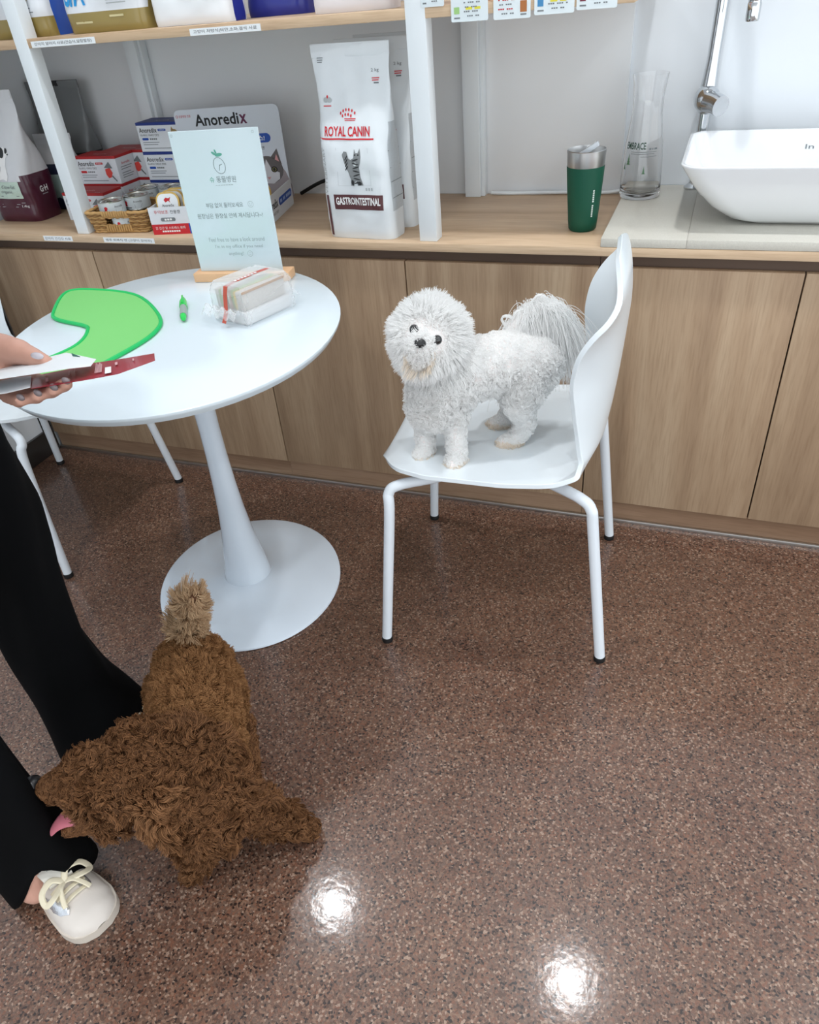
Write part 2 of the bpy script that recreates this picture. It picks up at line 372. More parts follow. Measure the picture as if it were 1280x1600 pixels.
sk = thing('stone_counter', 'beige speckled stone slab under the white basin', 'counter', (.4, 1.95, .7365))
sx = [-.214, -.036, .42, 1.08]
for a, b in zip(sx[:-1], sx[1:]):
    obj('stone_tile', MB().box(a + .0008, b - .0008, 1.7225, 2.197, .7365, .755, .0015), stone_m, sk, world=True)
obj('grout', MB().box(-.2135, 1.0795, 1.7240, 2.1955, .7370, .7540), mat('grout', rgb(190, 186, 178), .8), sk, world=True)

# ---------------------------------------------------------------- shelving
sh = thing('shelving_unit', 'white post shelving unit with oak board above the worktop', 'shelf', (-1.1, 1.96, .736))
for x0, x1, y0, y1 in ((-1.650, -1.611, 1.737, 1.777), (-.636, -.593, 1.737, 1.777), (-1.650, -1.611, 2.146, 2.186), (-.643, -.600, 2.146, 2.186)):
    obj('post', MB().box(x0, x1, y0, y1, .7362, 1.75, .0015), post_m, sh, world=True)
    if y0 > 2: obj('post_strip', MB().box(x1 + .0002, x1 + .010, y0 + .012, y1, .7362, 1.165, .001), post_m, sh, world=True)
obj('shelf_board', MB().box(-2.044, -.186, 1.738, 2.186, 1.168, 1.187, .0012), top_w, sh, world=True)

def strip_label(x0, x1, y, z0, z1, s, label):
    t = thing('shelf_label', label, 'label', ((x0 + x1) / 2, y, z0))
    obj('strip', MB().box(x0, x1, y - .0009, y, z0, z1), paper_w, t, world=True)
    w = x1 - x0
    text(s, w * .9, (z1 - z0) * .58, 0, (z1 - z0) * .5, ink, t, plane_map((0, -.0009, 0), (1, 0, 0), (0, 0, 1), .0003))
strip_label(-1.600, -1.410, 1.7376, 1.1685, 1.1815, '강아지 알러지 사료(건습식,알람발림)', 'paper shelf label below the gold and white bags')
strip_label(-1.148, -.968, 1.7376, 1.1685, 1.1815, '고양이 처방식(비만,소화,결석 사료', 'paper shelf label below the white 1.5KG bag')
strip_label(-1.762, -1.661, 1.7218, .7205, .7335, '강아지 건건강 사료', 'short paper label on the worktop edge below the maroon bag')
strip_label(-1.553, -1.386, 1.7218, .7200, .7330, '범후 회복식 캔 (고양이 강아지)', 'paper label on the worktop edge below the wicker basket')

# ---- hanging price cards
def price_card(x0, x1, z0, sq, label, yellow):
    h = .105; t = thing('price_card', label, 'card', ((x0 + x1) / 2, 1.7375, z0), group='price cards hung on the shelf edge')
    w = x1 - x0
    P = [(p[0], p[1]) for p in rrect(-w / 2, w / 2, 0, h, .003)]
    mb = MB().prism(P, 0, .0012)
    mb.v = [(v[0], -.0018 + v[2], v[1]) for v in mb.v]
    obj('card', mb, mat('glossy card', rgb(224, 234, 238), .25), t)
    mp = plane_map((0, -.0018, 0), (1, 0, 0), (0, 0, 1), .0003)
    shape([rect(-w * .42, -w * .27, .013, .024) if sq[1] == 0 else rect(w * .22, w * .4, .010, .028)], mat('card square %d' % sum(sq[0]), rgb(*sq[0]), .5), t, mp)
    cx = w * .1 if sq[1] == 0 else -w * .12
    for k in range(4):                             # small unreadable print: broken strokes
        if k == 2 and yellow: shape([rect(cx - w * .2, cx - w * .02, .019, .0235), rect(cx + w * .04, cx + w * .2, .019, .0235)], mat('yellow marker', rgb(228, 220, 70), .6), t, mp)
        hw_ = w * (.22 + .03 * (k % 2)); zz = .009 + k * .0072
        shape([rect(cx - hw_ + .0042 * j, cx - hw_ + .0042 * j + .0032, zz - .0011, zz + .0011) for j in range(int(2 * hw_ / .0042)) if (j + k) % 4], (red_i if sq[1] and k % 2 else ink_g), t, mp, e=.0002)
    shape([rect((-w * .34 if sq[1] == 0 else w * .31) - w * .08, (-w * .34 if sq[1] == 0 else w * .31) + w * .08, .0052, .0076)], ink_g, t, mp)
    shape([rect(-w * .42, w * .42, .050, .052)] + lines(-w * .38, w * .36, [.06 + .008 * i for i in range(5)], .0018), ink_lg, t, mp)
price_card(-.600, -.552, 1.186, ((196, 220, 110), 0), 'pale green price card tucked behind the white post', 0)
price_card(-.538, -.463, 1.158, ((160, 205, 130), 0), 'price card with a small green square, next to the post', 1)
price_card(-.452, -.379, 1.157, ((176, 110, 60), 1), 'price card with red print and a brown square', 0)
price_card(-.372, -.296, 1.160, ((70, 140, 190), 0), 'price card with a small blue square', 1)
price_card(-.292, -.217, 1.163, ((120, 40, 64), 0), 'price card with a small maroon square, at the shelf end', 1)

# ---- cables
tag(obj('white_cable', MB().tube(spline([(-.575, 2.170, .742), (-.53, 2.17, .741), (-.45, 2.175, .741), (-.35, 2.178, .742), (-.26, 2.176, .742), (-.225, 2.176, .748)], 8), .0045, 8), post_m), 'white cable lying along the back of the worktop', 'cable')
tag(obj('black_cable', MB().tube(spline([(-1.16, 2.16, .742), (-1.08, 2.17, .775), (-.98, 2.175, .788), (-.86, 2.17, .776), (-.8, 2.16, .741)], 8), .005, 8), black_r), 'black cable curving behind the display stand', 'cable')

# ---------------------------------------------------------------- round table
TZ = .705; TC = (-.998, 1.228); TA = math.radians(-63.16)
tb = thing('pedestal_table', 'white oval-round pedestal table with trumpet base', 'table', (-.999, 1.252, 0))
def elz(prof, a, b, ang, c, n=72):
    mb = MB(); mb.lathe(prof, n, 0, 0, a, b); ca, sa = math.cos(ang), math.sin(ang)
    mb.v = [(c[0] + x * ca - y * sa, c[1] + x * sa + y * ca, z) for x, y, z in mb.v]; return mb
obj('tabletop', elz([(.001, TZ - .022), (.93, TZ - .022), (.975, TZ - .018), (.995, TZ - .008), (1.0, TZ - .004), (.999, TZ - .001), (.994, TZ), (.5, TZ), (.001, TZ)], .397, .343, TA, TC), mat('white table laminate', rgb(220, 232, 239), .22, coat=.2), tb, world=True)
obj('base_plate', elz([(.001, .0005), (.985, .0005), (1, .003), (.995, .007), (.97, .010), (.7, .014), (.45, .020), (.30, .028), (.24, .034), (.001, .034)], .268, .2375, math.radians(-58.2), (-.999, 1.256)), white_gl, tb, world=True)
obj('pedestal', MB().lathe([(.060, .028), (.0605, .034), (.058, .05), (.052, .085), (.045, .13), (.038, .18), (.032, .24), (.0275, .31), (.0245, .39), (.0235, .46), (.0245, .53), (.027, .60), (.031, .65), (.038, .675), (.06, .683)], 48, -.999, 1.252), white_gl, tb, world=True)

# ---------------------------------------------------------------- chairs
CL_T = [0, .05, .12, .25, .42, .55, .62, .68, .74, .80, .86, .92, .97, 1.0]
CL_X = [-.236, -.232, -.19, -.10, .03, .135, .185, .210, .220, .227, .232, .236, .229, .208]
CL_Z = [.418, .428, .4365, .432, .425, .427, .440, .475, .540, .610, .680, .748, .802, .830]
HW_T = [0, .02, .05, .08, .12, .2, .4, .52, .60, .66, .72, .80, .88, .92, .945, .965, .98, .992, 1.0]
HW = [.095, .118, .146, .176, .203, .220, .222, .218, .206, .190, .180, .190, .203, .203, .192, .174, .150, .112, .065]
ED_T = [0, .5, .6, .66, .74, .82, .87, .91, .95, 1.0]
ED = [.004, .010, .016, .030, .060, .082, .076, .050, .012, .002]
def smooth_tab(T, Y):
    t = np.linspace(0, 1, 101); y = np.interp(t, T, Y)
    for _ in range(3): y[1:-1] = (y[:-2] + 2 * y[1:-1] + y[2:]) / 4
    return t, y
def smooth_fine(T, Y):
    t = np.linspace(0, 1, 601); y = np.interp(t, T, Y)
    for _ in range(60): y[1:-1] = (y[:-2] + 2 * y[1:-1] + y[2:]) / 4
    return t, y
TX, TZt, THW, TED = smooth_tab(CL_T, CL_X), smooth_tab(CL_T, CL_Z), smooth_fine(HW_T, HW), smooth_tab(ED_T, ED)
def chair_mesh_shell():
    nu, nv = 29, 120; vs = []
    for j in range(nv):
        t = j / (nv - 1); x = interp(t, *TX); z = interp(t, *TZt); d = .004
        dx = interp(min(1, t + d), *TX) - interp(max(0, t - d), *TX); dz = interp(min(1, t + d), *TZt) - interp(max(0, t - d), *TZt)
        l = math.hypot(dx, dz); nx, nz = -dz / l, dx / l                 # normal pointing up / forward
        w = interp(t, *THW); e = interp(t, *TED)
        for i in range(nu):
            s = -1 + 2 * i / (nu - 1); k = abs(s) ** 2.4 * e
            vs.append((x + nx * k, w * s, z + nz * k))
    fs = [(j * nu + i, j * nu + i + 1, (j + 1) * nu + i + 1, (j + 1) * nu + i) for j in range(nv - 1) for i in range(nu - 1)]
    bm = bmesh.new(); V = [bm.verts.new(v) for v in vs]
    for f in fs: bm.faces.new([V[i] for i in f])
    bmesh.ops.recalc_face_normals(bm, faces=bm.faces[:])
    bmesh.ops.solidify(bm, geom=bm.faces[:], thickness=.010)
    return MB().bm(bm)
def make_chair(label, loc, rz):
    t = thing('shell_chair', label, 'chair', loc, rz, group='white shell chairs at the round table')
    sh_ = obj('seat_shell', chair_mesh_shell(), white_pl, t, ang=60)
    b = sh_.modifiers.new('b', 'BEVEL'); b.width = .003; b.segments = 2; b.limit_method = 'ANGLE'; b.angle_limit = math.radians(50)
    feet = {(-1, -1): (-.243, -.249), (-1, 1): (-.243, .249), (1, -1): (.243, -.226), (1, 1): (.243, .226)}
    for (sx_, sy_), (fx, fy) in feet.items():
        top = (sx_ * .195 - (.02 if sx_ > 0 else 0), sy_ * .185, .400)
        p = spline([(sx_ * .08, sy_ * .12, .402), (sx_ * .13, sy_ * .155, .403), top, (top[0] + sx_ * .022, top[1] + sy_ * .012, .384), (top[0] + (fx - top[0]) * .45, top[1] + (fy - top[1]) * .42, .33), (fx, fy, .012)], 8)
        lg = obj('leg', MB().tube(p, .0115, 14), white_mt, t)
        obj('foot_glide', MB().lathe([(.0125, .0), (.0130, .004), (.0130, .010), (.0118, .013)], 16, fx, fy), black_r, lg)
    for sy_ in (-1, 1): obj('seat_bracket', MB().box(-.10, .10, sy_ * .11 - .015, sy_ * .11 + .015, .396, .418, .003), white_mt, t)
    return t
make_chair('white shell chair that the white dog stands on', (-.347, 1.412, 0), math.radians(5.2))
make_chair('white shell chair half hidden behind the table and the person', (-1.738, 1.405, 0), math.radians(176.5))
# ---------------------------------------------------------------- pet food bags
def bag(label, loc, rz, w, d, h, mats, mfun, flare=.04, taper=.42, crump=.004, seed=1, group=None, waist=0.03, top_lean=0, name='pet_food_bag'):
    t = thing(name, label, 'bag', loc, rz, group=group)
    n, nv = 56, 46; vs = []; P0 = []
    for j in range(nv):
        v = j / (nv - 1); z = h * v
        k = min(1, max(0, (v - taper) / (.90 - taper))); dep = 1 - (k * k * (3 - 2 * k)) * .97
        if v < .05: rr = .90 + .10 * math.sqrt(v / .05)
        else: rr = 1
        a = w / 2 * (1 + flare * max(0, v - .3) / .7 - waist * math.exp(-((v - .72) / .12) ** 2)) * (.985 + .015 * rr); b = d / 2 * dep * rr + .0012
        e = 5 - 3 * k
        for i in range(n):
            th = 2 * math.pi * i / n; c, s_ = math.cos(th), math.sin(th)
            q = (abs(c) ** e + abs(s_) ** e) ** (-1 / e); x = a * c * q; y = b * s_ * q + top_lean * v * v
            if abs(c) > .75 and k > 0: y *= 1                      # sides
            P0.append((x, y, z))
    P = np.array(P0); nz = vnoise(P + seed * 3.1, 42, seed) * crump + vnoise(P + seed, 95, seed + 9) * crump * .45
    amp = np.clip(P[:, 2] / h * 6, 0, 1) * np.clip((h - P[:, 2]) / h * 8, .15, 1)
    P[:, 1] += nz[:, 1] * amp; P[:, 0] += nz[:, 0] * amp * .5
    mb = MB(); mb.v = [tuple(p) for p in P]
    for j in range(nv - 1):
        for i in range(n):
            i2 = (i + 1) % n; th = 2 * math.pi * (i + .5) / n
            mb.f.append((j * n + i, j * n + i2, (j + 1) * n + i2, (j + 1) * n + i)); mb.m.append(mfun((j + .5) / (nv - 1), math.cos(th), math.sin(th)))
    mb.f.append(tuple(range(n - 1, -1, -1))); mb.m.append(mfun(0, 0, -1)); mb.f.append(tuple((nv - 1) * n + i for i in range(n))); mb.m.append(mfun(1, 0, -1))
    o = obj('pouch', mb, mats, t, ang=60)
    obj('top_seal', MB().box(-w / 2 * (1 + flare) * .985, w / 2 * (1 + flare) * .985, -.0022 + top_lean, .0022 + top_lean, h * .935, h * .998, .001), mats[0], t)
    return t, hit_map(o.data), o
foil = lambda n, c, r=.3: mat(n, c, r, coat=.35, bump=.12, bscale=25)
rc_w = foil('white foil', rgb(226, 232, 236)); rc_side = mat('grey printed side', rgb(186, 192, 196), .4, var=.12, vscale=300)
brown_i = mat('brown band', rgb(92, 54, 58), .4); crown_r = mat('brand red', rgb(206, 40, 52), .45)
tabby_d = mat('tabby dark', rgb(44, 46, 48), .6); tabby_l = mat('tabby grey', rgb(132, 136, 138), .6)
def royal(label, loc, rz, seed):
    f = lambda v, c, s: 1 if (c > .82 and .16 < v < .62 and abs(s) < .55) else 0
    t, mp, o = bag(label, loc, rz, .180, .088, .398, [rc_w, rc_side], f, flare=.09, taper=.40, crump=.0035, seed=seed, group='white 2 kg cat food bags')
    text('ROYAL CANIN', .120, .020, -.010, .232, crown_r, t, mp, bold=.02)
    shape([rect(-.090, .060, .2155, .2185)], crown_r, t, mp, sub=3)
    dots = [ell(-.008 + dx, .263 + dy, .0021, .0032, 10) for dx, dy in ((-.018, .004), (-.011, .0085), (-.0035, .0105), (.004, .0105), (.0115, .0085), (.0185, .004), (-.0125, -.001), (-.005, .0015), (.0025, .0015), (.0095, -.001))]
    shape(dots + [rect(-.0155, -.0005, .2555, .2572), rect(-.0005, .0135, .2555, .2572), rect(-.0145, .0125, .2525, .2538)], crown_r, t, mp, name='printed_crown')
    shape([rect(-.057, .073, .068, .101)], brown_i, t, mp, sub=3)
    text('GASTROINTESTINAL', .118, .017, .008, .087, white_i, t, mp, bold=.03, e=.0012)
    # tabby cat print
    cat_p = [(-.020, .175), (-.023, .186), (-.018, .193), (-.010, .192), (-.006, .180), (.000, .176), (.008, .180), (.010, .198), (.013, .190), (.019, .190), (.024, .199), (.026, .182), (.024, .170), (.020, .160), (.021, .140), (.026, .122), (.012, .121), (.010, .132), (.004, .128), (.002, .120), (-.006, .121), (-.004, .134), (-.008, .150), (-.016, .164)]
    shape([cat_p], tabby_l, t, mp, name='printed_cat')
    st = [ell(.012, .176 - i * .008, .009, .0016, 8, .25 * (-1) ** i) for i in range(7)] + [ell(-.012, .180 - i * .007, .007, .0015, 8, .9) for i in range(4)] + [ell(.012, .186, .0022, .0018, 8), ell(.020, .186, .0022, .0018, 8), ell(.0, .128, .004, .006, 8), ell(.018, .126, .005, .004, 8)]
    shape(st, tabby_d, t, mp, name='printed_cat_stripe', e=.0004)
    shape([rect(-.040, .045, .121, .1214), rect(-.040, -.0396, .121, .2), rect(.0446, .045, .121, .2)], ink_lg, t, mp)
    text('VETERINARY', .098, .0085, -.078, .150, ink_lg, t, mp, rot=math.pi / 2)
    shape([rect(-.081, -.073, .006, .098)], brown_i, t, mp, sub=2)
    text('2 kg', .018, .008, .062, .345, ink_g, t, mp); shape(lines(.054, .072, [.331, .327], .0018), crown_r, t, mp); shape(lines(.058, .070, [.322], .0025), ink_g, t, mp)
    shape([ell(-.068, .292, .006, .005, 12), ell(-.058, .292, .006, .005, 12)], ink_lg, t, mp); shape([ell(-.063, .298, .0022, .0035, 8), rect(-.073, -.053, .2795, .2815)], crown_r, t, mp)
    shape(lines(-.082, -.066, [.372, .368, .364], .0015), ink_g, t, mp)
    shape([rect(.030, .034, .110, .116), rect(.037, .041, .110, .116), rect(.044, .048, .110, .116)], ink_lg, t, mp)
    # side panel rules
    smp = hit_map(o.data, d=(-1, 0, 0))
    bv = lambda x, y, e=0: tuple(Vector(side_hit(o.data, x, y)) + Vector((.001 + e, 0, 0)))
    for z in (.19, .155, .125, .09): shape([rect(-.026, .026, z, z + .0015)], ink_g, t, bv, name='printed_rule')
def side_hit(me, y, z):
    key = me.name
    if key not in SH: SH[key] = BVHTree.FromPolygons([v.co[:] for v in me.vertices], [p.vertices[:] for p in me.polygons])
    h = SH[key].ray_cast(Vector((1, y, z)), Vector((-1, 0, 0))); return h[0] if h[0] is not None else (0, y, z)
SH = {}
royal('front white cat food bag with red crown and brown band', (-.790, 1.789, .7362), math.radians(-5), 3)
royal('white cat food bag standing right behind the front one', (-.777, 1.892, .7362), math.radians(-4), 5)
royal('white cat food bag at the back, against the shelf wall', (-.772, 1.995, .7362), math.radians(-3), 8)

maroon = foil('maroon foil', rgb(74, 24, 44)); gh_w = foil('matt white foil', rgb(214, 216, 220), .45); grey_f = foil('grey foil', rgb(112, 116, 118), .5); dark_f = foil('black foil', rgb(30, 32, 36), .5); navy = foil('navy foil', rgb(28, 36, 62), .5)
t, mp, o = bag('white and maroon pet food bag with a puppy print', (-1.956, 1.900, .7362), 0, .158, .118, .335, [gh_w, maroon], lambda v, c, s: 1 if v < .335 + .05 * max(0, c) * (1 if s > -.8 else .2) else 0, flare=-.02, taper=.36, crump=.0035, seed=11)
shape([rrect(-.07, .052, .066, .112, .003)], mat('pale green panel', rgb(196, 216, 204), .5), t, mp, sub=2)
text('d low-fat', .054, .0105, .012, .099, ink_g, t, mp, e=.0012); text('organic', .046, .0105, .0, .084, ink_g, t, mp, e=.0012); shape(lines(-.03, .04, [.073], .002), ink_g, t, mp, e=.0012)
text('1.4kg', .024, .0085, .047, .044, white_i, t, mp); shape(lines(-.06, .03, [.050, .043], .0015) + lines(.036, .05, [.054], .0015), ink_lg, t, mp)
text('G·H', .034, .017, 0, .082, white_i, t, lambda x, y, e=0, d_=o.data: tuple(Vector(side_hit(d_, x, y)) + Vector((.001, 0, 0))), bold=.03)
shape(lines(-.012, .012, [.068], .002), ink_lg, t, lambda x, y, e=0, d_=o.data: tuple(Vector(side_hit(d_, x, y)) + Vector((.001, 0, 0))))
shape([[(-.005, .18), (.006, .196), (.020, .200), (.030, .190), (.033, .180), (.026, .172), (.022, .150), (.024, .128), (.016, .114), (.004, .120), (-.016, .116), (-.020, .150)]], white_i, t, mp, name='printed_puppy', sub=1)
shape([ell(.010, .186, .010, .014, 14, .4), ell(.028, .190, .004, .007, 10), ell(.033, .181, .0022, .002, 8), ell(-.006, .150, .009, .016, 12)], tabby_d, t, mp, name='printed_puppy_patch', e=.0005)
t, mp, o = bag('dark grey pet food bag with black top edge against the wall', (-1.935, 2.128, .7362), 0, .190, .08, .330, [grey_f, dark_f], lambda v, c, s: 1 if v > .965 or v < .42 else 0, flare=.06, taper=.4, seed=17)
text('V.O.', .07, .035, .0, .205, ink, t, mp, bold=.02); shape(lines(-.07, -.02, [.30], .004), ink, t, mp)
t, mp, o = bag('short pet food bag, white above and navy below, by the white post', (-1.905, 2.028, .7362), 0, .15, .085, .205, [gh_w, navy], lambda v, c, s: 1 if v < .62 else 0, flare=-.05, taper=.5, seed=19)
shape([rect(-.05, .03, .03, .1)], mat('pale mint panel', rgb(150, 170, 166), .5), t, mp); shape(lines(-.04, .02, [.08, .07, .06, .05], .003), ink_g, t, mp, e=.0005)

gold = foil('gold foil', rgb(150, 132, 74), .28); blue_f = foil('blue foil', rgb(20, 84, 190), .3); sil = foil('silver white foil', rgb(224, 228, 234), .35); blue_d = foil('deep blue foil', rgb(40, 50, 150), .3); grey_l = foil('light grey foil', rgb(190, 194, 198), .35)
TOPZ = 1.1872
side_b = lambda lo: (lambda v, c, s: (2 if (c > .9 and abs(s) < .42) else (1 if v < lo else 0)))
t, mp, o = bag('white bag with gold foot and blue side behind the left post', (-1.668, 1.837, TOPZ), 0, .196, .105, .36, [sil, gold, blue_f], side_b(.11), flare=.0, taper=.5, seed=23, group='pet food bags on the upper shelf')
shape(ring(.04, .088, .021, .021, .003) + [ell(.04, .088, .011, .010, 16)], gold, t, mp); shape(lines(.022, .058, [.058], .003), ink_g, t, mp); text('ANIMAL', .026, .006, .04, .066, ink, t, mp); shape(lines(.015, .065, [.050], .002), ink_g, t, mp)
t, mp, o = bag('white bag with gold foot lettered S/A on the upper shelf', (-1.398, 1.822, TOPZ), 0, .228, .10, .36, [sil, gold, gold], side_b(.115), flare=.0, taper=.5, seed=29, group='pet food bags on the upper shelf')
text('S/A', .062, .050, -.070, .078, mat('cyan ink', rgb(40, 150, 214), .5), t, mp, bold=.03); shape(lines(.02, .08, [.070], .004), ink_g, t, mp); shape(lines(.02, .08, [.060, .054], .002), ink_lg, t, mp)
shape(lines(-.08, -.03, [.021], .004) + lines(.02, .06, [.030], .004), mat('pale gold', rgb(206, 196, 150), .5), t, mp)
t, mp, o = bag('white bag lettered 1.5KG with blue side on the upper shelf', (-1.165, 1.822, TOPZ), 0, .208, .10, .34, [foil('bright white foil', rgb(236, 240, 244), .35), foil('bright white foil', rgb(236, 240, 244), .35), blue_d], side_b(.1), flare=.0, taper=.5, seed=31, group='pet food bags on the upper shelf')
text('1.5KG', .062, .022, -.05, .070, ink, t, mp, bold=.03); text('BP', .036, .026, .016, .074, blue_i, t, mp, bold=.04); shape([ell(.052, .072, .011, .013, 16)], red_i, t, mp); shape([rect(.046 + .007 * k, .0515 + .007 * k, .047, .052) for k in range(5)], ink_g, t, mp)
bag('blue and white bag set back on the upper shelf', (-1.005, 1.932, TOPZ), .05, .16, .09, .33, [grey_l, blue_d, blue_d], lambda v, c, s: 1 if v < .5 or c > .8 else 0, taper=.5, seed=37, group='pet food bags on the upper shelf')
bag('pale grey bag at the back of the upper shelf', (-.945, 2.045, TOPZ), 0, .18, .09, .33, [grey_l], lambda v, c, s: 0, taper=.5, seed=41, group='pet food bags on the upper shelf')
bag('plain white bag lying nearest the middle post on the upper shelf', (-.770, 1.815, TOPZ), 0, .182, .085, .33, [mat('white pouch', rgb(226, 222, 224), .4)], lambda v, c, s: 0, taper=.5, seed=43, group='pet food bags on the upper shelf')
for lab, x, c in (('orange pack behind the price cards at the post', -.51, (222, 138, 96)), ('salmon pack behind the price card with red print', -.40, (226, 150, 130))):
    bag(lab, (x, 1.83, TOPZ), 0, .095, .07, .2, [foil('foil ' + lab.split()[0], rgb(*c), .4)], lambda v, c_, s: 0, taper=.5, seed=47, group='snack packs behind the price cards', name='snack_pack')

# ---------------------------------------------------------------- medicine cartons
def carton(label, x0, y0, z0, cm, red, group):
    w, d, h = .147, .083, .0748
    t = thing('medicine_carton', label, 'box', (x0 + w / 2, y0, z0), group=group)
    mb = MB().box(-w / 2, w / 2, 0, d, 0, h, .0008, 1)
    obj('carton', mb, card_w, t)
    lid = obj('lid_panel', MB().box(-w / 2 - .0003, w / 2 + .0003, -.0004, d + .0004, h - .0075, h + .0003, .0006, 1), cm, t)
    mp = plane_map((0, 0, 0), (1, 0, 0), (0, 0, 1), .0005); ci = red_i if red else blue_i
    text('Anoredix', .060, .0125, -.036, .0555, ink, t, mp, bold=.01); shape([rrect(-.002, .025, .0525, .0585, .003)], ci, t, mp); text('투약보조' if red else '식욕보조', .020, .004, .0115, .0555, white_i, t, mp, e=.0003)
    text('아노레딕스 식욕촉진 전용캔', .064, .0058, -.034, .0430, ink, t, mp); shape([rrect(-.062, -.040, .0300, .0362, .003)], ci, t, mp); shape([rect(-.036 + .0065 * k, -.031 + .0065 * k, .031, .035) for k in range(4)], ink_g, t, mp)
    shape(lines(-.062, -.006, [.0245, .0190], .0016) + [rect(-.062, .03, .0085, .0102)], ink_g, t, mp)
    if red:
        shape([[(.028, .040), (.046, .044), (.052, .030), (.044, .018), (.034, .016), (.028, .026)]], mat('coral print', rgb(222, 74, 66), .5), t, mp); shape([[(.026, .044), (.046, .060), (.056, .042)], [(.046, .020), (.060, .006), (.062, .009), (.050, .024)]], ink_g, t, mp, e=.0003)
    else:
        shape([ell(.052, .048, .012, .009, 14), [(.042, .054), (.046, .064), (.051, .055)]], mat('fawn print', rgb(166, 142, 96), .5), t, mp)
    sp = plane_map((w / 2, d / 2, 0), (0, 1, 0), (0, 0, 1), .0005)
    text('Anoredix', .04, .007, 0, .052, ci, t, sp); shape(lines(-.026, .026, [.042, .036, .026, .020, .014], .0018), ink_g, t, sp)
    tp = plane_map((0, d / 2, h + .0003), (1, 0, 0), (0, 1, 0), .0003); text('Anoredix', .05, .010, 0, -.01, mat('pale ink', rgb(214, 190, 190), .5), lid, tp); text('Anoredix', .02, .004, .05, -.034, white_i, lid, tp)
g = 'red-topped medicine cartons'
carton('red-topped carton nearest the white post, lowest at the front', -1.785, 1.868, .7362, red_box, 1, g)
carton('red-topped carton at the bottom of the middle stack', -1.797, 1.975, .7362, red_box, 1, g)
carton('red-topped carton on top of the middle stack, full front showing', -1.797, 1.975, .8115, red_box, 1, g)
carton('red-topped carton at the bottom of the rear stack', -1.755, 2.060, .7362, red_box, 1, g)
carton('red-topped carton on top of the rear stack', -1.755, 2.060, .8115, red_box, 1, g)
g = 'blue-topped medicine cartons'
for k, lab in enumerate(('lowest of the three blue-topped cartons', 'middle one of the three blue-topped cartons', 'topmost blue-topped carton, beside the display header')):
    carton(lab, -1.583, 2.022, .7362 + .0753 * k, blue_box, 0, g)

# ---------------------------------------------------------------- wicker basket and cans
wick = mat('wicker straw', rgb(190, 150, 96), .65, var=.25, vscale=90); wick_d = mat('wicker dark', rgb(150, 112, 66), .7, var=.2, vscale=90)
bk = thing('wicker_basket', 'small rectangular wicker basket holding cans', 'basket', (-1.606, 1.738, .7362), math.radians(6))
BW, BD, BH = .184, .150, .056
def brow(z, off, phase, r, skip=None, wav=.0022, grow=0):
    a = .012 + grow; x0, x1, y0, y1 = -grow + off, BW + grow - off, -grow + off, BD + grow - off
    base = rrect(x0, x1, y0, y1, .012, 4); pts = []
    L = 0; n = len(base)
    for i in range(n):
        p, q = base[i], base[(i + 1) % n]; d = math.hypot(q[0] - p[0], q[1] - p[1]); m = max(1, int(d / .004))
        for k in range(m):
            u = k / m; x = p[0] + (q[0] - p[0]) * u; y = p[1] + (q[1] - p[1]) * u; s = L + d * u
            dx, dy = (q[0] - p[0]) / d, (q[1] - p[1]) / d; w_ = wav * math.sin(s / .0125 * math.pi + phase)
            pts.append((x + dy * w_, y - dx * w_, z + .0006 * math.sin(s * 300)))
        L += d
    return pts
rows = 9
for k in range(rows):
    z = .005 + k * .0052; P = brow(z, .010 - .010 * k / rows, (k % 2) * math.pi, .003)
    hole = 4 <= k <= 6
    if hole:                                       # the hand hole interrupts the strand at the front
        i0 = [i for i, p in enumerate(P) if p[1] < .012 and .058 < p[0] < .130]
        keep = [i for i in range(len(P)) if i not in i0]; st_ = max(i0) + 1
        P = [P[(st_ + j) % len(P)] for j in range(len(P)) if (st_ + j) % len(P) in keep]
        obj('wicker_strand', MB().tube(P, .0029, 6), wick if k % 2 else wick_d, bk)
    else: obj('wicker_strand', MB().tube(P, .0029, 6, closed=True), wick if k % 2 else wick_d, bk)
for z, r in ((.0535, .0042), (.004, .0036)): obj('wicker_rim', MB().tube(brow(z, .0 if z > .02 else .009, 0, r, wav=.0008), r, 8, closed=True), wick, bk)
for j in range(11):                                # binding wraps around the hand hole
    x = .058 + .0072 * j
    obj('wicker_wrap', MB().tube([(x, -.0035, .058), (x, -.0045, .052), (x, -.0035, .047), (x + .002, .0, .046)], .0036, 6), wick, bk)
    obj('wicker_wrap', MB().tube([(x, .004, .006), (x, .003, .013), (x, .004, .021)], .0032, 6), wick, bk)
obj('basket_floor', MB().box(.008, BW - .008, .008, BD - .008, .001, .004), wick_d, bk)
can_w = mat('white can label', rgb(206, 214, 218), .35); can_m = mat('tin', (.62, .62, .58, 1), .25, metal=1)
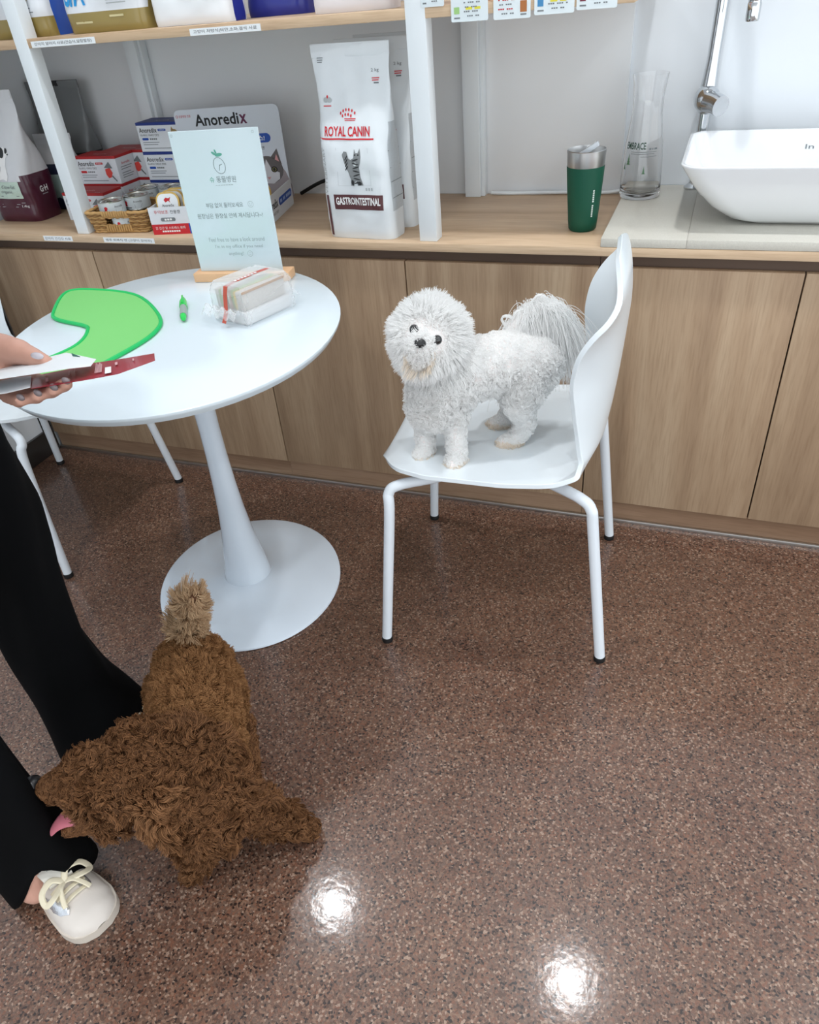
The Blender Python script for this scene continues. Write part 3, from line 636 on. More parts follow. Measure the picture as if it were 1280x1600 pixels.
def can(label, x, y, z, rot, tilt=0):
    t = thing('food_can', label, 'can', (x, y, z), group='small white labelled cans', rot=(Matrix.Rotation(rot, 3, 'Z') @ Matrix.Rotation(tilt, 3, 'X')))
    obj('label_wrap', MB().lathe([(.0355, .0025), (.0360, .003), (.0360, .031), (.0355, .0315)], 40), can_w, t)
    obj('tin_body', MB().lathe([(.001, .0015), (.032, .001), (.0345, 0), (.0358, .0008), (.0352, .0024), (.0350, .0318), (.0362, .0326), (.0362, .0343), (.0345, .0347), (.0330, .0335), (.0325, .0318), (.026, .0312), (.024, .0318), (.001, .0318)], 40), can_m, t)
    obj('pull_tab', MB().tube(spline([(0, -.004, .0330), (.006, -.010, .0332), (.006, -.020, .0334), (0, -.024, .0334), (-.006, -.020, .0334), (-.006, -.010, .0332)], 5, True), .0014, 6, closed=True), can_m, t)
    cyl = lambda x_, y_, e=0: ((.0363 + e) * math.sin(x_ / .036), -(.0363 + e) * math.cos(x_ / .036), y_)
    shape([ell(-.004, .020, .005, .004, 10), [(-.008, .018), (-.002, .018), (0, .010), (-.009, .011)]], red_i, t, cyl); shape([rect(-.02, .012, .0055, .008)], ink, t, cyl, sub=3)
    text('Anoredix', .024, .005, .032, .022, ink, t, cyl); shape(lines(.022, .044, [.014, .011, .008], .0014), ink_g, t, cyl)
can('can resting highest in the basket at its front left', -1.560, 1.8015, .7755, .3)
can('can in the basket seen through its hand hole', -1.515, 1.788, .7410, .2)
can('can at the back right of the basket', -1.478, 1.852, .7410, .6)
can('can behind the front one with the red mark showing, resting on the basket cans', -1.520, 1.862, .7760, -.2)
can('lower can of the left stack behind the basket', -1.560, 1.966, .7362, .2)
can('upper can of the left stack behind the basket', -1.560, 1.966, .7712, -.1)
can('lower can of the right stack behind the basket', -1.484, 1.980, .7362, .9)
can('upper can of the right stack behind the basket', -1.484, 1.980, .7712, .5)

# ---------------------------------------------------------------- counter display stand
ds = thing('display_stand', 'white counter display box with a tall cat header panel', 'display', (-1.397, 1.742, .7362), math.radians(11.4))
DW, DD = .318, .270
obj('front_wall', MB().box(0, DW, 0, .002, 0, .068), card_w, ds); obj('side_wall', MB().box(0, .002, .002, DD, 0, .066), card_w, ds); obj('side_wall', MB().box(DW - .002, DW, .002, DD, 0, .066), card_w, ds)
obj('tray_floor', MB().box(.002, DW - .002, .002, DD, 0, .002), card_w, ds); obj('inner_step', MB().box(.002, DW - .002, .10, DD - .004, .002, .030), card_w, ds)
hp = MB().prism(rrect(.013, DW - .002, 0, .254, .016), 0, .003); hp.v = [(v[0], DD + v[2], v[1]) for v in hp.v]
hd = obj('header_panel', hp, mat('header card', rgb(206, 212, 222), .4), ds)
mp = plane_map((0, 0, 0), (1, 0, 0), (0, 0, 1), .0005)
shape([rect(0, .105, 0, .026)], red_i, ds, mp); shape([rect(.105, .21, 0, .026)], blue_i, ds, mp); shape([rect(.21, DW, 0, .026)], red_i, ds, mp)
text('간 건강 및 스트레스 완화', .085, .007, .052, .0165, white_i, ds, mp, e=.0003); shape([rect(.027 + .0065 * k, .032 + .0065 * k, .006, .010) for k in range(8)], white_i, ds, mp, e=.0003); text('식욕촉진 및 기력회복', .08, .008, .158, .014, white_i, ds, mp, e=.0003)
text('투약보조', .040, .009, .036, .056, red_i, ds, mp); text('전용캔', .028, .009, .075, .056, ink, ds, mp); shape([rrect(.03, .072, .033, .042, .0045)], ink_g, ds, mp); shape([rect(.041 + .0075 * k, .0465 + .0075 * k, .0352, .0398) for k in range(3)], white_i, ds, mp, e=.0003)
text('식욕보조 전용캔', .07, .009, .158, .056, blue_i, ds, mp); shape([rrect(.136, .178, .033, .042, .0045)], ink_g, ds, mp)
sp = plane_map((DW, DD / 2, 0), (0, 1, 0), (0, 0, 1), .0005)
shape([rrect(.0, .125, .026, .046, .0098)], blue_i, ds, sp); shape([rect(.012 + .0095 * k, .0195 + .0095 * k, .032, .040) for k in range(11) if k not in (2, 5)], mat('pale blue ink', rgb(170, 190, 225), .5), ds, sp, e=.0003); text('Anoredix', .095, .022, -.058, .040, ink, ds, sp, bold=.02); text('투약보조 전용캔', .06, .008, -.045, .018, ink, ds, sp)
hm = plane_map((DW / 2, DD, 0), (1, 0, 0), (0, 0, 1), .0005)
text('Anoredi', .128, .029, -.024, .2260, ink, hd, hm, bold=.022); text('x', .021, .022, .053, .2230, mat('plum ink', rgb(96, 30, 70), .5), hd, hm, bold=.03)
text('동물병원 전용', .034, .0065, -.114, .238, red_i, hd, hm); shape(ring(-.137, .238, .0035, .0035, .001, 12), red_i, hd, hm)
shape([rrect(-.055, .122, .162, .185, .0115)], blue_i, hd, hm); text('식욕촉진 아노레딕스!', .150, .014, .030, .1735, white_i, hd, hm, e=.0003, bold=.02); text('강아지·고양이 촉진 전용캔', .135, .0085, .032, .149, ink, hd, hm)
# cat picture printed on the header
fur_g = mat('cat print brown grey', rgb(98, 92, 92), .6); fur_l = mat('cat print pale', rgb(206, 204, 208), .6); fur_s = mat('cat print shade', rgb(150, 140, 142), .6)
shape([[(.055, .020), (.165, .020), (.162, .05), (.150, .085), (.140, .100), (.060, .100), (.052, .06)]], fur_s, hd, hm, name='printed_cat')
shape([ell(.098, .092, .046, .036, 28), [(.060, .112), (.058, .146), (.088, .122)], [(.112, .124), (.134, .146), (.142, .104)]], fur_g, hd, hm, name='printed_cat', e=.0003)
shape([[(.098, .120), (.088, .095), (.064, .088), (.062, .072), (.080, .058), (.110, .056), (.130, .068), (.132, .084), (.110, .094)]], fur_l, hd, hm, name='printed_cat_face', e=.0006)
shape([ell(.080, .092, .0095, .0075, 16), ell(.118, .093, .0095, .0078, 16)], ink, hd, hm, name='printed_cat_eye', e=.0009); shape([ell(.080, .092, .006, .0052, 14), ell(.118, .093, .006, .0055, 14)], mat('cat eye olive', rgb(120, 112, 60), .4), hd, hm, name='printed_cat_eye', e=.0011); shape([ell(.080, .092, .0035, .0045, 10), ell(.118, .093, .0035, .0045, 10)], ink, hd, hm, name='printed_cat_pupil', e=.0013)
shape([[(.093, .074), (.105, .074), (.099, .067)], [(.124, .118), (.130, .132), (.136, .112)]], mat('cat nose pink', rgb(206, 150, 150), .5), hd, hm, name='printed_cat_nose', e=.0009)
gold_r = mat('gold rim', rgb(206, 172, 96), .3, metal=.4)
def tray(label, lx, ly, lz, yaw=0):
    p = MX[ds.name] @ Vector((lx, ly, lz)); t = thing('food_tray', label, 'tray', p, group='gold-rimmed food trays in the display', rot=Matrix.Rotation(math.radians(11.4) + yaw, 3, 'Z') @ Matrix.Rotation(math.radians(-10), 3, 'X'))
    for nm, off, y0, y1, m in (('tray_body', .004, .003, .016, gold_r), ('rim', 0, .0005, .003, gold_r), ('lid_film', .004, -.0006, .0006, paper_w)):
        q = MB().prism(rrect(-.033 + off, .033 - off, off, .062 - off, .020 - off * .6, 6), y0, y1); q.v = [(v[0], v[2], v[1]) for v in q.v]; obj(nm, q, m, t)
    m_ = plane_map((0, -.0006, 0), (1, 0, 0), (0, 0, 1), .0003)
    shape([[(-.010, .043), (-.004, .049), (.004, .047), (.010, .050), (.006, .041), (.008, .036), (.002, .041), (-.006, .037)]], red_i, t, m_, name='printed_dog'); text('Anoredix', .034, .0075, 0, .030, ink, t, m_); shape(lines(-.014, .014, [.022, .018, .012], .0014), ink_g, t, m_)
for r, (lx, tl) in enumerate(((.042, 'left'), (.118, 'second'), (.200, 'third'), (.275, 'right'))):
    for k in range(3): tray('gold-rimmed food tray, %s in the %s column of the display' % (('front', 'middle', 'rear')[k], tl), lx + .004 * k, .034 + .024 * k, (.034 if k < 3 else .03))
# ---------------------------------------------------------------- sink: basin, faucet, carafe, tumbler
ceram = mat('white ceramic', rgb(240, 243, 246), .1, coat=.5)
bs = thing('vessel_basin', 'white square ceramic vessel basin on the stone counter', 'basin', (.165, 1.948, .7552))
def bring(hw, hd, r, z, n=10): return [(x, y, z) for x, y in rrect(-hw, hw, -hd, hd, r, n)]
prof = [(.085, .085, .05, 0), (.105, .10, .055, .001), (.135, .122, .06, .012), (.170, .150, .06, .040), (.200, .172, .055, .075), (.222, .187, .05, .108), (.233, .194, .045, .126), (.2355, .1955, .045, .130), (.2345, .1945, .044, .132), (.229, .189, .042, .1318), (.226, .186, .041, .128), (.215, .176, .043, .100), (.195, .158, .05, .066), (.165, .135, .055, .040), (.12, .10, .05, .026), (.05, .05, .03, .022)]
mb = MB(); n = 44
for hw, hd_, r, z in prof: mb.v += bring(hw, hd_, r, z)
for j in range(len(prof) - 1): mb.f += [(j * n + i, j * n + (i + 1) % n, (j + 1) * n + (i + 1) % n, (j + 1) * n + i) for i in range(n)]
mb.f.append(tuple(range(n - 1, -1, -1))); mb.f.append(tuple((len(prof) - 1) * n + i for i in range(n))); mb.m = [0] * len(mb.f)
obj('bowl', mb, ceram, bs, ang=70)
obj('drain', MB().lathe([(.001, .026), (.016, .026), (.019, .0245), (.021, .0222)], 28), chrome, bs)
text('In', .018, .009, .030, .098, ink_g, bs, lambda x, y, e=0: (x, .1738 - (.098 - y) * .5, y))
fc = thing('faucet', 'tall chrome faucet behind the white basin', 'faucet', (-.046, 2.166, .7552))
obj('base_flange', MB().lathe([(.001, 0), (.026, 0), (.026, .004), (.020, .008), (.0155, .012)], 32), chrome, fc)
obj('column', MB().lathe([(.014, .010), (.014, .165), (.019, .172), (.0205, .180), (.0205, .205), (.016, .214), (.0125, .22)], 32), chrome, fc)
obj('valve_ball', MB().lathe([(.001, .1665)] + [(.030 * math.sin(a), .196 - .030 * math.cos(a)) for a in np.linspace(.3, 2.84, 12)] + [(.001, .2255)], 32, .0, -.006), chrome, fc)
obj('lever', MB().tube(spline([(.006, -.02, .192), (.020, -.034, .190), (.034, -.050, .186)], 6), [.024 - .002 * k / 12 for k in range(13)], 20), chrome, fc)
rp_ = spline([(0, 0, .214), (.002, 0, .27), (.004, 0, .36), (.006, -.003, .46), (.014, -.022, .53), (.032, -.058, .55), (.052, -.098, .53), (.066, -.126, .47), (.070, -.134, .40)], 8)
obj('riser', MB().tube(rp_, [.0195 - .0055 * min(1, i / 9) for i in range(len(rp_))], 20), chrome, fc)
obj('spout_tip', MB().lathe([(.001, .352), (.0125, .352), (.0140, .356), (.0140, .382), (.0130, .384), (.0130, .388), (.0140, .390), (.0140, .405), (.0122, .410)], 28, .070, -.134), chrome, fc)
glass = mat('clear glass', (1, 1, 1, 1), .02, trans=1, ior=1.45)
cf = thing('glass_carafe', 'clear glass carafe with printed lettering beside the basin', 'carafe', (-.172, 2.082, .7552))
cp = [(.001, 0), (.044, 0), (.0475, .003), (.049, .012), (.0485, .03), (.0470, .075), (.0435, .12), (.0385, .155), (.0345, .185), (.0345, .215), (.0375, .245), (.0405, .262)]
cin = [(.0394, .262), (.0363, .245), (.0333, .215), (.0333, .186), (.0374, .154), (.0424, .119), (.0459, .075), (.0473, .03), (.0470, .02), (.042, .0145), (.001, .013)]
obj('glass', MB().lathe(cp + cin, 56), glass, cf, ang=60)
gr = mat('bottle green ink', rgb(30, 66, 52), .5)
def cfm(x, y, e=0):
    r = float(np.interp(y, [z for _, z in cp[2:]], [q for q, _ in cp[2:]])) + .0014 + e; a = x / .045 - .32; return (r * math.sin(a), -r * math.cos(a), y)
text('EMBRACE', .050, .015, -.002, .120, gr, cf, cfm, bold=.02); shape([rect(.030, .036, .111, .115), rect(.038, .041, .111, .115), rect(.043, .051, .111, .115)], ink_g, cf, cfm); shape(lines(-.012, .05, [.107, .103], .0012), ink_g, cf, cfm, sub=3); shape([rect(.012, .05, .0965, .0975)], ink_g, cf, cfm, sub=3)
fir = lambda x, y, s: [[(x - s * (1 - .25 * k), y + s * k), (x + s * (1 - .25 * k), y + s * k), (x, y + s * (k + 1.5))] for k in range(4)]
shape(fir(-.016, .079, .0055) + fir(.022, .060, .004) + fir(-.026, .068, .0035), mat('fir green ink', rgb(84, 122, 92), .5), cf, cfm, name='printed_fir')
tm = thing('tumbler', 'green steel tumbler with open lid on the worktop', 'tumbler', (-.275, 1.858, .7362))
green_s = mat('green silicone sleeve', rgb(0, 78, 58), .5)
obj('sleeve', MB().lathe([(.001, .0), (.028, .0), (.0315, .004), (.0335, .02), (.0385, .085), (.0415, .130), (.0418, .136), (.0400, .1365)], 48), green_s, tm)
obj('steel_cup', MB().lathe([(.0395, .130), (.0412, .136), (.0424, .160), (.0430, .168), (.0418, .169), (.0405, .160), (.036, .10), (.033, .05), (.001, .048)], 48, cap=False), steel, tm)
obj('drink_lid', MB().lathe([(.001, .148), (.038, .148), (.0395, .152), (.0392, .154), (.001, .154)], 40), mat('clear lid', rgb(196, 202, 204), .15, coat=.5), tm)
obj('spout', MB().box(-.004, .044, -.007, .007, 0, .011, .002, 2, mtx=Matrix.Translation((-.008, -.012, .154)) @ Matrix.Rotation(math.radians(-32), 4, 'Y')), mat('frosted spout', rgb(206, 212, 218), .25), tm)
def tmm(x, y, e=0):
    r = float(np.interp(y, [.004, .02, .085, .13], [.0315, .0335, .0385, .0415])) + .0006; a = x / .04 + .72; return (r * math.sin(a), -r * math.cos(a), y)
shape([rect(-.0022, .0022, .034 + .0045 * k, .0372 + .0045 * k) for k in range(13) if k != 6], mat('pale print', rgb(214, 226, 220), .5), tm, tmm)
# ---------------------------------------------------------------- things on the round table
sg = thing('acrylic_sign', 'white upright notice in a wooden foot on the round table', 'sign', (-1.000, 1.524, TZ + .0003), math.radians(8.5))
obj('wooden_foot', MB().box(-.118, .118, -.020, .024, 0, .020, .0015), mat('beech wood', rgb(226, 182, 140), .5, var=.08, vscale=60), sg)
obj('acrylic_sheet', MB().box(-.1045, .0985, -.0018, .0018, .0202, .311, .0006, 1), mat('white acrylic', rgb(206, 221, 227), .12, coat=.5), sg)
mp = plane_map((-.003, -.0018, .0202), (1, 0, 0), (0, 0, 1), .0004)
pk = mat('soft grey ink', rgb(126, 140, 142), .6); pk2 = mat('faint grey ink', rgb(164, 180, 182), .6); lf = mat('leaf ink', rgb(96, 168, 150), .6)
shape(ring(.0, .222, .0135, .0165, .0011, 30, .25) + [[(-.002, .212), (.001, .222), (.007, .224), (.0066, .2252), (.0, .2236), (-.003, .2125)]], pk, sg, mp, name='printed_fruit')
shape([ell(.003, .243, .0085, .0035, 14, .15), ell(-.008, .246, .0055, .0025, 12, -.6), ell(-.003, .249, .002, .005, 10, .3)], lf, sg, mp, name='printed_leaf')
text('슈', .011, .011, -.024, .195, lf, sg, mp); text('동물병원', .045, .0125, .009, .195, pk, sg, mp); shape([rect(-.018 + .006 * k, -.0135 + .006 * k, .1830, .1842) for k in range(7)], pk2, sg, mp)
text('부담 없이 둘러보세요', .088, .0105, -.008, .143, pk, sg, mp); text('원장님은 원장실 안에 계시답니다~!', .156, .0105, .0, .121, pk, sg, mp)
for cx, cy in ((.054, .143), (.030, .038)):
    shape(ring(cx, cy, .0065, .0065, .0007, 22) + [ell(cx - .002, cy + .0015, .0006, .001, 6), ell(cx + .002, cy + .0015, .0006, .001, 6), rect(cx - .0025, cx + .0025, cy - .0026, cy - .002)], pk2, sg, mp, name='printed_smile')
text('Feel free to have a look around', .134, .0095, .004, .070, pk2, sg, mp); text("I'm in my office if you need", .116, .0095, .006, .054, pk2, sg, mp); text('anything!', .036, .0095, -.004, .038, pk2, sg, mp)
for x in (-.095, .089): shape(ring(x, .283, .0028, .0028, .0008, 14), pk2, sg, mp, name='printed_dot')

# green pet collar sheet
cg = mat('pale green fabric', rgb(124, 204, 116), .55, bump=.1, bscale=500); cgd = mat('green binding', rgb(24, 186, 98), .5)
co = thing('pet_collar_sheet', 'flat green fabric pet collar with a darker bound edge', 'pet collar', (-1.2, 1.2, TZ))
dzc = (1.25 - TZ) / (1.25 - .71)
cpts = [(-1.324, 1.248), (-1.384, 1.361), (-1.32, 1.386), (-1.187, 1.364), (-1.051, 1.256), (-1.007, 1.17), (-1.013, 1.055), (-1.039, .959), (-1.127, .878), (-1.19, .905), (-1.19, .955), (-1.158, 1.0), (-1.135, 1.07), (-1.139, 1.117), (-1.163, 1.163), (-1.19, 1.186), (-1.282, 1.209)]
cpts = [(x * dzc, y * dzc) for x, y in cpts]; cs = spline([(x, y, 0) for x, y in cpts], 6, True)
zc = lambda x, y: TZ + .0035 + .010 * max(0, min(1, (1.10 - y) / .25)) * 0
m_ = MB().prism([(p[0], p[1]) for p in cs], TZ + .0022, TZ + .0052); obj('fabric_sheet', m_, cg, co, world=True)
obj('bound_edge', MB().tube([(p[0], p[1], TZ + .0042) for p in cs], .0042, 8, closed=True), cgd, co, world=True)
# highlighter
hl = thing('highlighter', 'fluorescent green highlighter pen lying on the round table', 'pen', (-1.018, 1.295, TZ), math.radians(-56.6))
neon = mat('neon green plastic', rgb(24, 206, 80), .3, coat=.4); hl_l = mat('silver pen label', rgb(156, 168, 164), .35)
tr = Matrix.Translation((0, 0, .0085)) @ Matrix.Rotation(math.pi / 2, 4, 'Y')
def lx(prof, m, nm):
    mb = MB().lathe(prof, 20); mb.v = [tuple(tr @ Vector(v)) for v in mb.v]; return obj(nm, mb, m, hl)
# pen runs along local +x from far cap to near end
lx([(.001, -.086), (.0035, -.084), (.0060, -.070), (.0082, -.058), (.0084, -.028), (.0080, -.024), (.001, -.024)], neon, 'cap'); lx([(.001, -.0238), (.0072, -.0238), (.0074, .03), (.001, .03)], hl_l, 'barrel'); lx([(.001, .0302), (.0066, .0302), (.0060, .044), (.004, .048), (.001, .049)], neon, 'end_plug')
obj('pocket_clip', MB().box(-.075, -.03, -.002, .002, .0172, .0190, .0006), neon, hl)
# wrapped sandwich
sw = thing('wrapped_sandwich', 'cut sandwich in a clear bag with red tape on the round table', 'sandwich', (-.838, 1.252, TZ + .0005), math.radians(71.5))
# local x runs along the long side, local y away to the left
obj('paper_tray', MB().box(.004, .128, .004, .098, .0006, .0265, .002), mat('white tray paper', rgb(222, 222, 222), .6), sw)
bread = mat('white bread', rgb(196, 190, 184), .9, bump=.5, bscale=160, var=.06, vscale=120); crust = mat('crust', rgb(168, 120, 70), .8); lett = mat('lettuce', rgb(140, 166, 92), .5, var=.3, vscale=90); egg = mat('egg yolk', rgb(222, 186, 60), .5); ham = mat('ham', rgb(206, 150, 138), .5); cheese = mat('mayonnaise', rgb(226, 222, 206), .5)
yy = .010
for k, (nm, th, m, top) in enumerate((('bread_slice', .020, bread, .064), ('egg_layer', .006, egg, .063), ('lettuce_layer', .008, lett, .065), ('ham_layer', .005, ham, .063), ('mayonnaise_layer', .006, cheese, .063), ('bread_slice', .018, bread, .064), ('lettuce_layer', .006, lett, .062), ('bread_slice', .012, bread, .062))):
    obj(nm, MB().box(.008, .124, yy, yy + th, .0268, top, .002), m, sw); yy += th + .0002
for y0 in (.0098, .031):
    obj('crust', MB().box(.0078, .1242, y0 - .0022 + (.0 if y0 < .02 else .0), y0 - .0002, .0605, .0655, .0008), crust, sw) if y0 < .02 else None
film_m = film('clear wrap', .2)
def wrap(u, v):
    t_ = u * 2 * math.pi; q = rrect(-.003, .135, -.006, .104, .012, 6); L_ = len(q); p = q[int(u * L_) % L_]
    g_ = 1 + .10 * math.sin(v * math.pi); z = .002 + .072 * v; cx, cy = .066, .049
    k = 1 if v < .8 else 1 - (v - .8) * .55
    return (cx + (p[0] - cx) * k + .0022 * math.sin(37 * u + 9 * v), cy + (p[1] - cy) * k + .0022 * math.cos(53 * u + 7 * v), z + .002 * math.sin(29 * u))
mb = MB().grid(wrap, 28, 9, closeu=True); mb.f.append(tuple(8 * 28 + i for i in range(28))); mb.m.append(0)
obj('clear_bag', mb, film_m, sw, ang=20)
mb = MB().grid(lambda u, v: (-.003 - .030 * u, .004 + .090 * v + .012 * u * (v - .5), .022 + .014 * math.sin(u * 3) + .005 * math.sin(v * 25 + 5 * u)), 7, 16)
obj('bag_end', mb, film_m, sw, ang=20)
mb = MB().grid(lambda u, v: (.135 + .024 * u, .004 + .090 * v, .030 - .012 * u + .005 * math.sin(v * 22 + 4 * u)), 6, 16)
obj('bag_end', mb, film_m, sw, ang=20)
tape = mat('red tape', rgb(190, 84, 66), .4)
mb = MB()
tp = [(-.026, .040, .010), (-.012, .044, .026), (-.004, .046, .058), (.003, .048, .0735), (.03, .050, .0752), (.066, .051, .0755), (.10, .052, .0752), (.128, .053, .0735)]
for a in tp: mb.v += [(a[0], a[1] - .006, a[2]), (a[0], a[1] + .006, a[2])]
mb.f = [(2 * i, 2 * i + 1, 2 * i + 3, 2 * i + 2) for i in range(len(tp) - 1)]; mb.m = [0] * len(mb.f)
obj('tape_strip', mb, tape, sw)
shape([rect(-.03 + .009 * k, -.024 + .009 * k, -.003, .003) for k in range(7)], white_i, sw, lambda x, y, e=0: (.06 + x, .051 + y, .0760))
# ---------------------------------------------------------------- dogs and person
CF = 1169.744
def px(x, y, Y=None, z=None):                     # the world point seen at a photo pixel, at a given depth Y or height z
    w = CR.T @ np.array([x - 640, y - 853, CF]); t_ = Y / w[1] if Y is not None else (z - 1.25) / w[2]
    return np.array([0, 0, 1.25]) + w * t_
RT, DN, FW = CR[0], CR[1], CR[2]
def strands(P, D, L, n, curl=0, cfreq=2.0, grav=0, clump=0, seed=1, bend=0):
    """P roots, D unit directions, L lengths -> (k, n, 3) hair points"""
    k = len(P); t_ = np.linspace(0, 1, n)
    E1 = np.cross(D, np.array([.13, .31, .94])); E1 /= np.linalg.norm(E1, axis=1)[:, None] + 1e-9; E2 = np.cross(D, E1)
    nz = vnoise(P, clump, seed) if clump else RNG.normal(size=P.shape)
    ph = nz[:, 0] * 3.5; sgn = np.where(nz[:, 1] > 0, 1, -1)
    X = P[:, None] + D[:, None] * (L[:, None] * t_)[:, :, None]
    X = X + (nz * bend)[:, None] * (L[:, None] * t_ ** 2)[:, :, None]
    if curl:
        a = ph[:, None] + sgn[:, None] * t_ * cfreq * 6.283; r = curl * np.minimum(1, t_ * 3)
        X = X + E1[:, None] * (r * np.cos(a))[:, :, None] + E2[:, None] * (r * np.sin(a))[:, :, None]
    X[:, :, 2] -= grav * (L[:, None] * t_ ** 2)
    return X
from mathutils.kdtree import KDTree
def lock(X, n_guides, amount):                    # pull strands together into locks around random guide strands
    k = len(X); gi = RNG.choice(k, min(n_guides, k), replace=False); kd = KDTree(len(gi))
    for j, i in enumerate(gi): kd.insert(X[i, 0], j)
    kd.balance(); near = np.array([gi[kd.find(p)[1]] for p in X[:, 0]]); t_ = np.linspace(0, 1, X.shape[1])
    off = X[:, :1] - X[near, :1]; T = X[near] + off * (1 - .8 * t_)[None, :, None]; w = (amount * np.minimum(1, t_ * 1.6))[None, :, None]
    return X * (1 - w) + T * w
skin_w = mat('white dog skin', rgb(248, 240, 238), .8); eye_b = mat('dark eye', rgb(14, 12, 12), .08, coat=1); nose_b = mat('dark nose', rgb(22, 22, 24), .35, coat=.3)
fur_w = furmat('white fur', (.98, .98, .975, 1), (.95, .95, .945, 1), transl=.55); fur_c = furmat('cream fur', rgb(250, 244, 236), rgb(240, 228, 212), transl=.45)

# ---- white dog standing on the chair
wd = thing('white_dog', 'small fluffy white dog standing on the white chair', 'dog', (-.405, 1.325, .430))
HC = px(671, 526, Y=1.275); U = np.array([0, 0, 1.25]) - HC; U /= np.linalg.norm(U)
def hp(dx, dy, out): return HC + RT * dx * .00118 + DN * dy * .00118 + U * out       # offset from the head centre in photo pixels
NOSE = hp(-14, 10, .101); EYL = hp(-23, -11, .0755); EYR = hp(12, 5, .074); MOUTH = hp(-15, 27, .082)
V3 = lambda p: tuple(float(c) for c in p)
caps = [((-.452, 1.292, .590), .060, (-.40, 1.322, .618), .058), ((-.40, 1.322, .618), .058, (-.345, 1.357, .626), .055), ((-.345, 1.357, .626), .055, (-.285, 1.398, .612), .055),
        ((-.452, 1.290, .592), .058, (-.462, 1.280, .55), .050), ((-.445, 1.292, .61), .045, V3(HC + np.array([.004, .01, -.03])), .045),
        ((-.480, 1.292, .55), .028, (-.485, 1.280, .49), .0175), ((-.485, 1.280, .49), .0175, (-.484, 1.270, .450), .0165), ((-.484, 1.270, .448), .0175, (-.490, 1.254, .4455), .015),
        ((-.425, 1.285, .55), .028, (-.415, 1.268, .49), .0175), ((-.415, 1.268, .49), .0175, (-.411, 1.258, .450), .0165), ((-.411, 1.258, .448), .0175, (-.415, 1.240, .4455), .015),
        ((-.296, 1.372, .59), .046, (-.305, 1.352, .535), .028), ((-.305, 1.352, .535), .025, (-.292, 1.368, .485), .0165), ((-.292, 1.368, .485), .016, (-.318, 1.362, .444), .0155), ((-.318, 1.362, .443), .018, (-.336, 1.352, .441), .0155),
        ((-.320, 1.428, .59), .044, (-.352, 1.430, .535), .030), ((-.352, 1.430, .535), .028, (-.335, 1.440, .485), .020), ((-.335, 1.440, .485), .019, (-.360, 1.432, .444), .0165), ((-.360, 1.432, .443), .017, (-.376, 1.424, .441), .0145),
        (V3(HC), .057, V3(hp(-6, 6, .03)), .046), (V3(hp(-8, 12, .04)), .034, V3(hp(-13, 14, .078)), .022), (V3(hp(-10, 30, .035)), .026, V3(hp(-14, 30, .066)), .016),
        (V3(px(802, 522, Y=1.405)), .020, V3(px(818, 495, Y=1.41)), .014), (V3(px(818, 495, Y=1.41)), .014, V3(px(842, 482, Y=1.415)), .011), (V3(px(842, 482, Y=1.415)), .011, V3(px(866, 492, Y=1.42)), .009)]
me = fuse('body', caps, .0055, 5); me.materials.append(skin_w)
P, N = surf_samples(me, 76000, RNG)
dh = np.linalg.norm(P - HC, axis=1); feat = np.minimum.reduce([np.linalg.norm(P - q, axis=1) for q in (NOSE, EYL, EYR)]); dm = np.linalg.norm(P - MOUTH, axis=1)
TS = np.array(spline([px(806, 514, Y=1.407), px(818, 495, Y=1.41), px(842, 482, Y=1.415), px(866, 492, Y=1.42)], 6)); tailp = np.min(np.linalg.norm(P[:, None] - TS[None], axis=2), axis=1) < .017
head = (dh < .088) & (P[:, 2] > .615) & (P[:, 0] < -.38)
o = obj('body', None, None, wd, me=local_mesh(me, wd))
# head: a round fluffy ball
h = head & ~tailp; Ph, Nh = P[h], N[h]; rad = Ph - HC; rad /= np.linalg.norm(rad, axis=1)[:, None]; D = rad * .75 + Nh * .25 + RNG.normal(size=Ph.shape) * .10
fh = feat[h]; L = .031 * np.clip((fh - .014) / .040, .06, 1) * (.8 + .35 * RNG.random(len(Ph))); top = np.clip((rad[:, 2] - .5) * 2, 0, 1); L += .008 * top * RNG.random(len(Ph))
D[:, 2] -= .35 * np.clip(1 - fh / .05, 0, 1); D /= np.linalg.norm(D, axis=1)[:, None]
beard = (dm[h] < .035) & (rad[:, 2] < .1)
X = lock(strands(Ph, D, L, 6, curl=.0012, cfreq=.8, grav=.10, clump=95, seed=3, bend=.10), 2600, .45)
hair('head_fur', X[~beard], .00055, .00025, fur_w, wd); hair('beard_fur', X[beard], .00055, .00025, fur_c, wd)
# body: clipped short on the back, curly on chest and legs
b = ~head & ~tailp; Pb, Nb = P[b], N[b]
back = np.clip((Pb[:, 2] - .60) / .05, 0, 1) * np.clip((Pb[:, 0] + .44) / .04, 0, 1); low = np.clip((.48 - Pb[:, 2]) / .03, 0, 1)
L = (.014 * (1 - back) + .005 * back) * (.75 + .5 * RNG.random(len(Pb))); leg = np.clip((.555 - Pb[:, 2]) / .04, 0, 1); L *= 1 - .45 * leg
D = Nb + RNG.normal(size=Pb.shape) * .18; D[:, 2] -= .25; D /= np.linalg.norm(D, axis=1)[:, None]
X = lock(strands(Pb, D, L, 6, curl=.0022, cfreq=1.1, clump=150, seed=5, bend=.25), 6500, .42)
X[:, :, 2] = np.maximum(X[:, :, 2], .4345 - .004 * (X[:, :, 0] > -.38))
paw = Pb[:, 2] < .449
hair('coat', X[~paw], .0006, .0003, fur_w, wd); hair('paw_fur', X[paw], .0006, .0003, fur_c, wd)
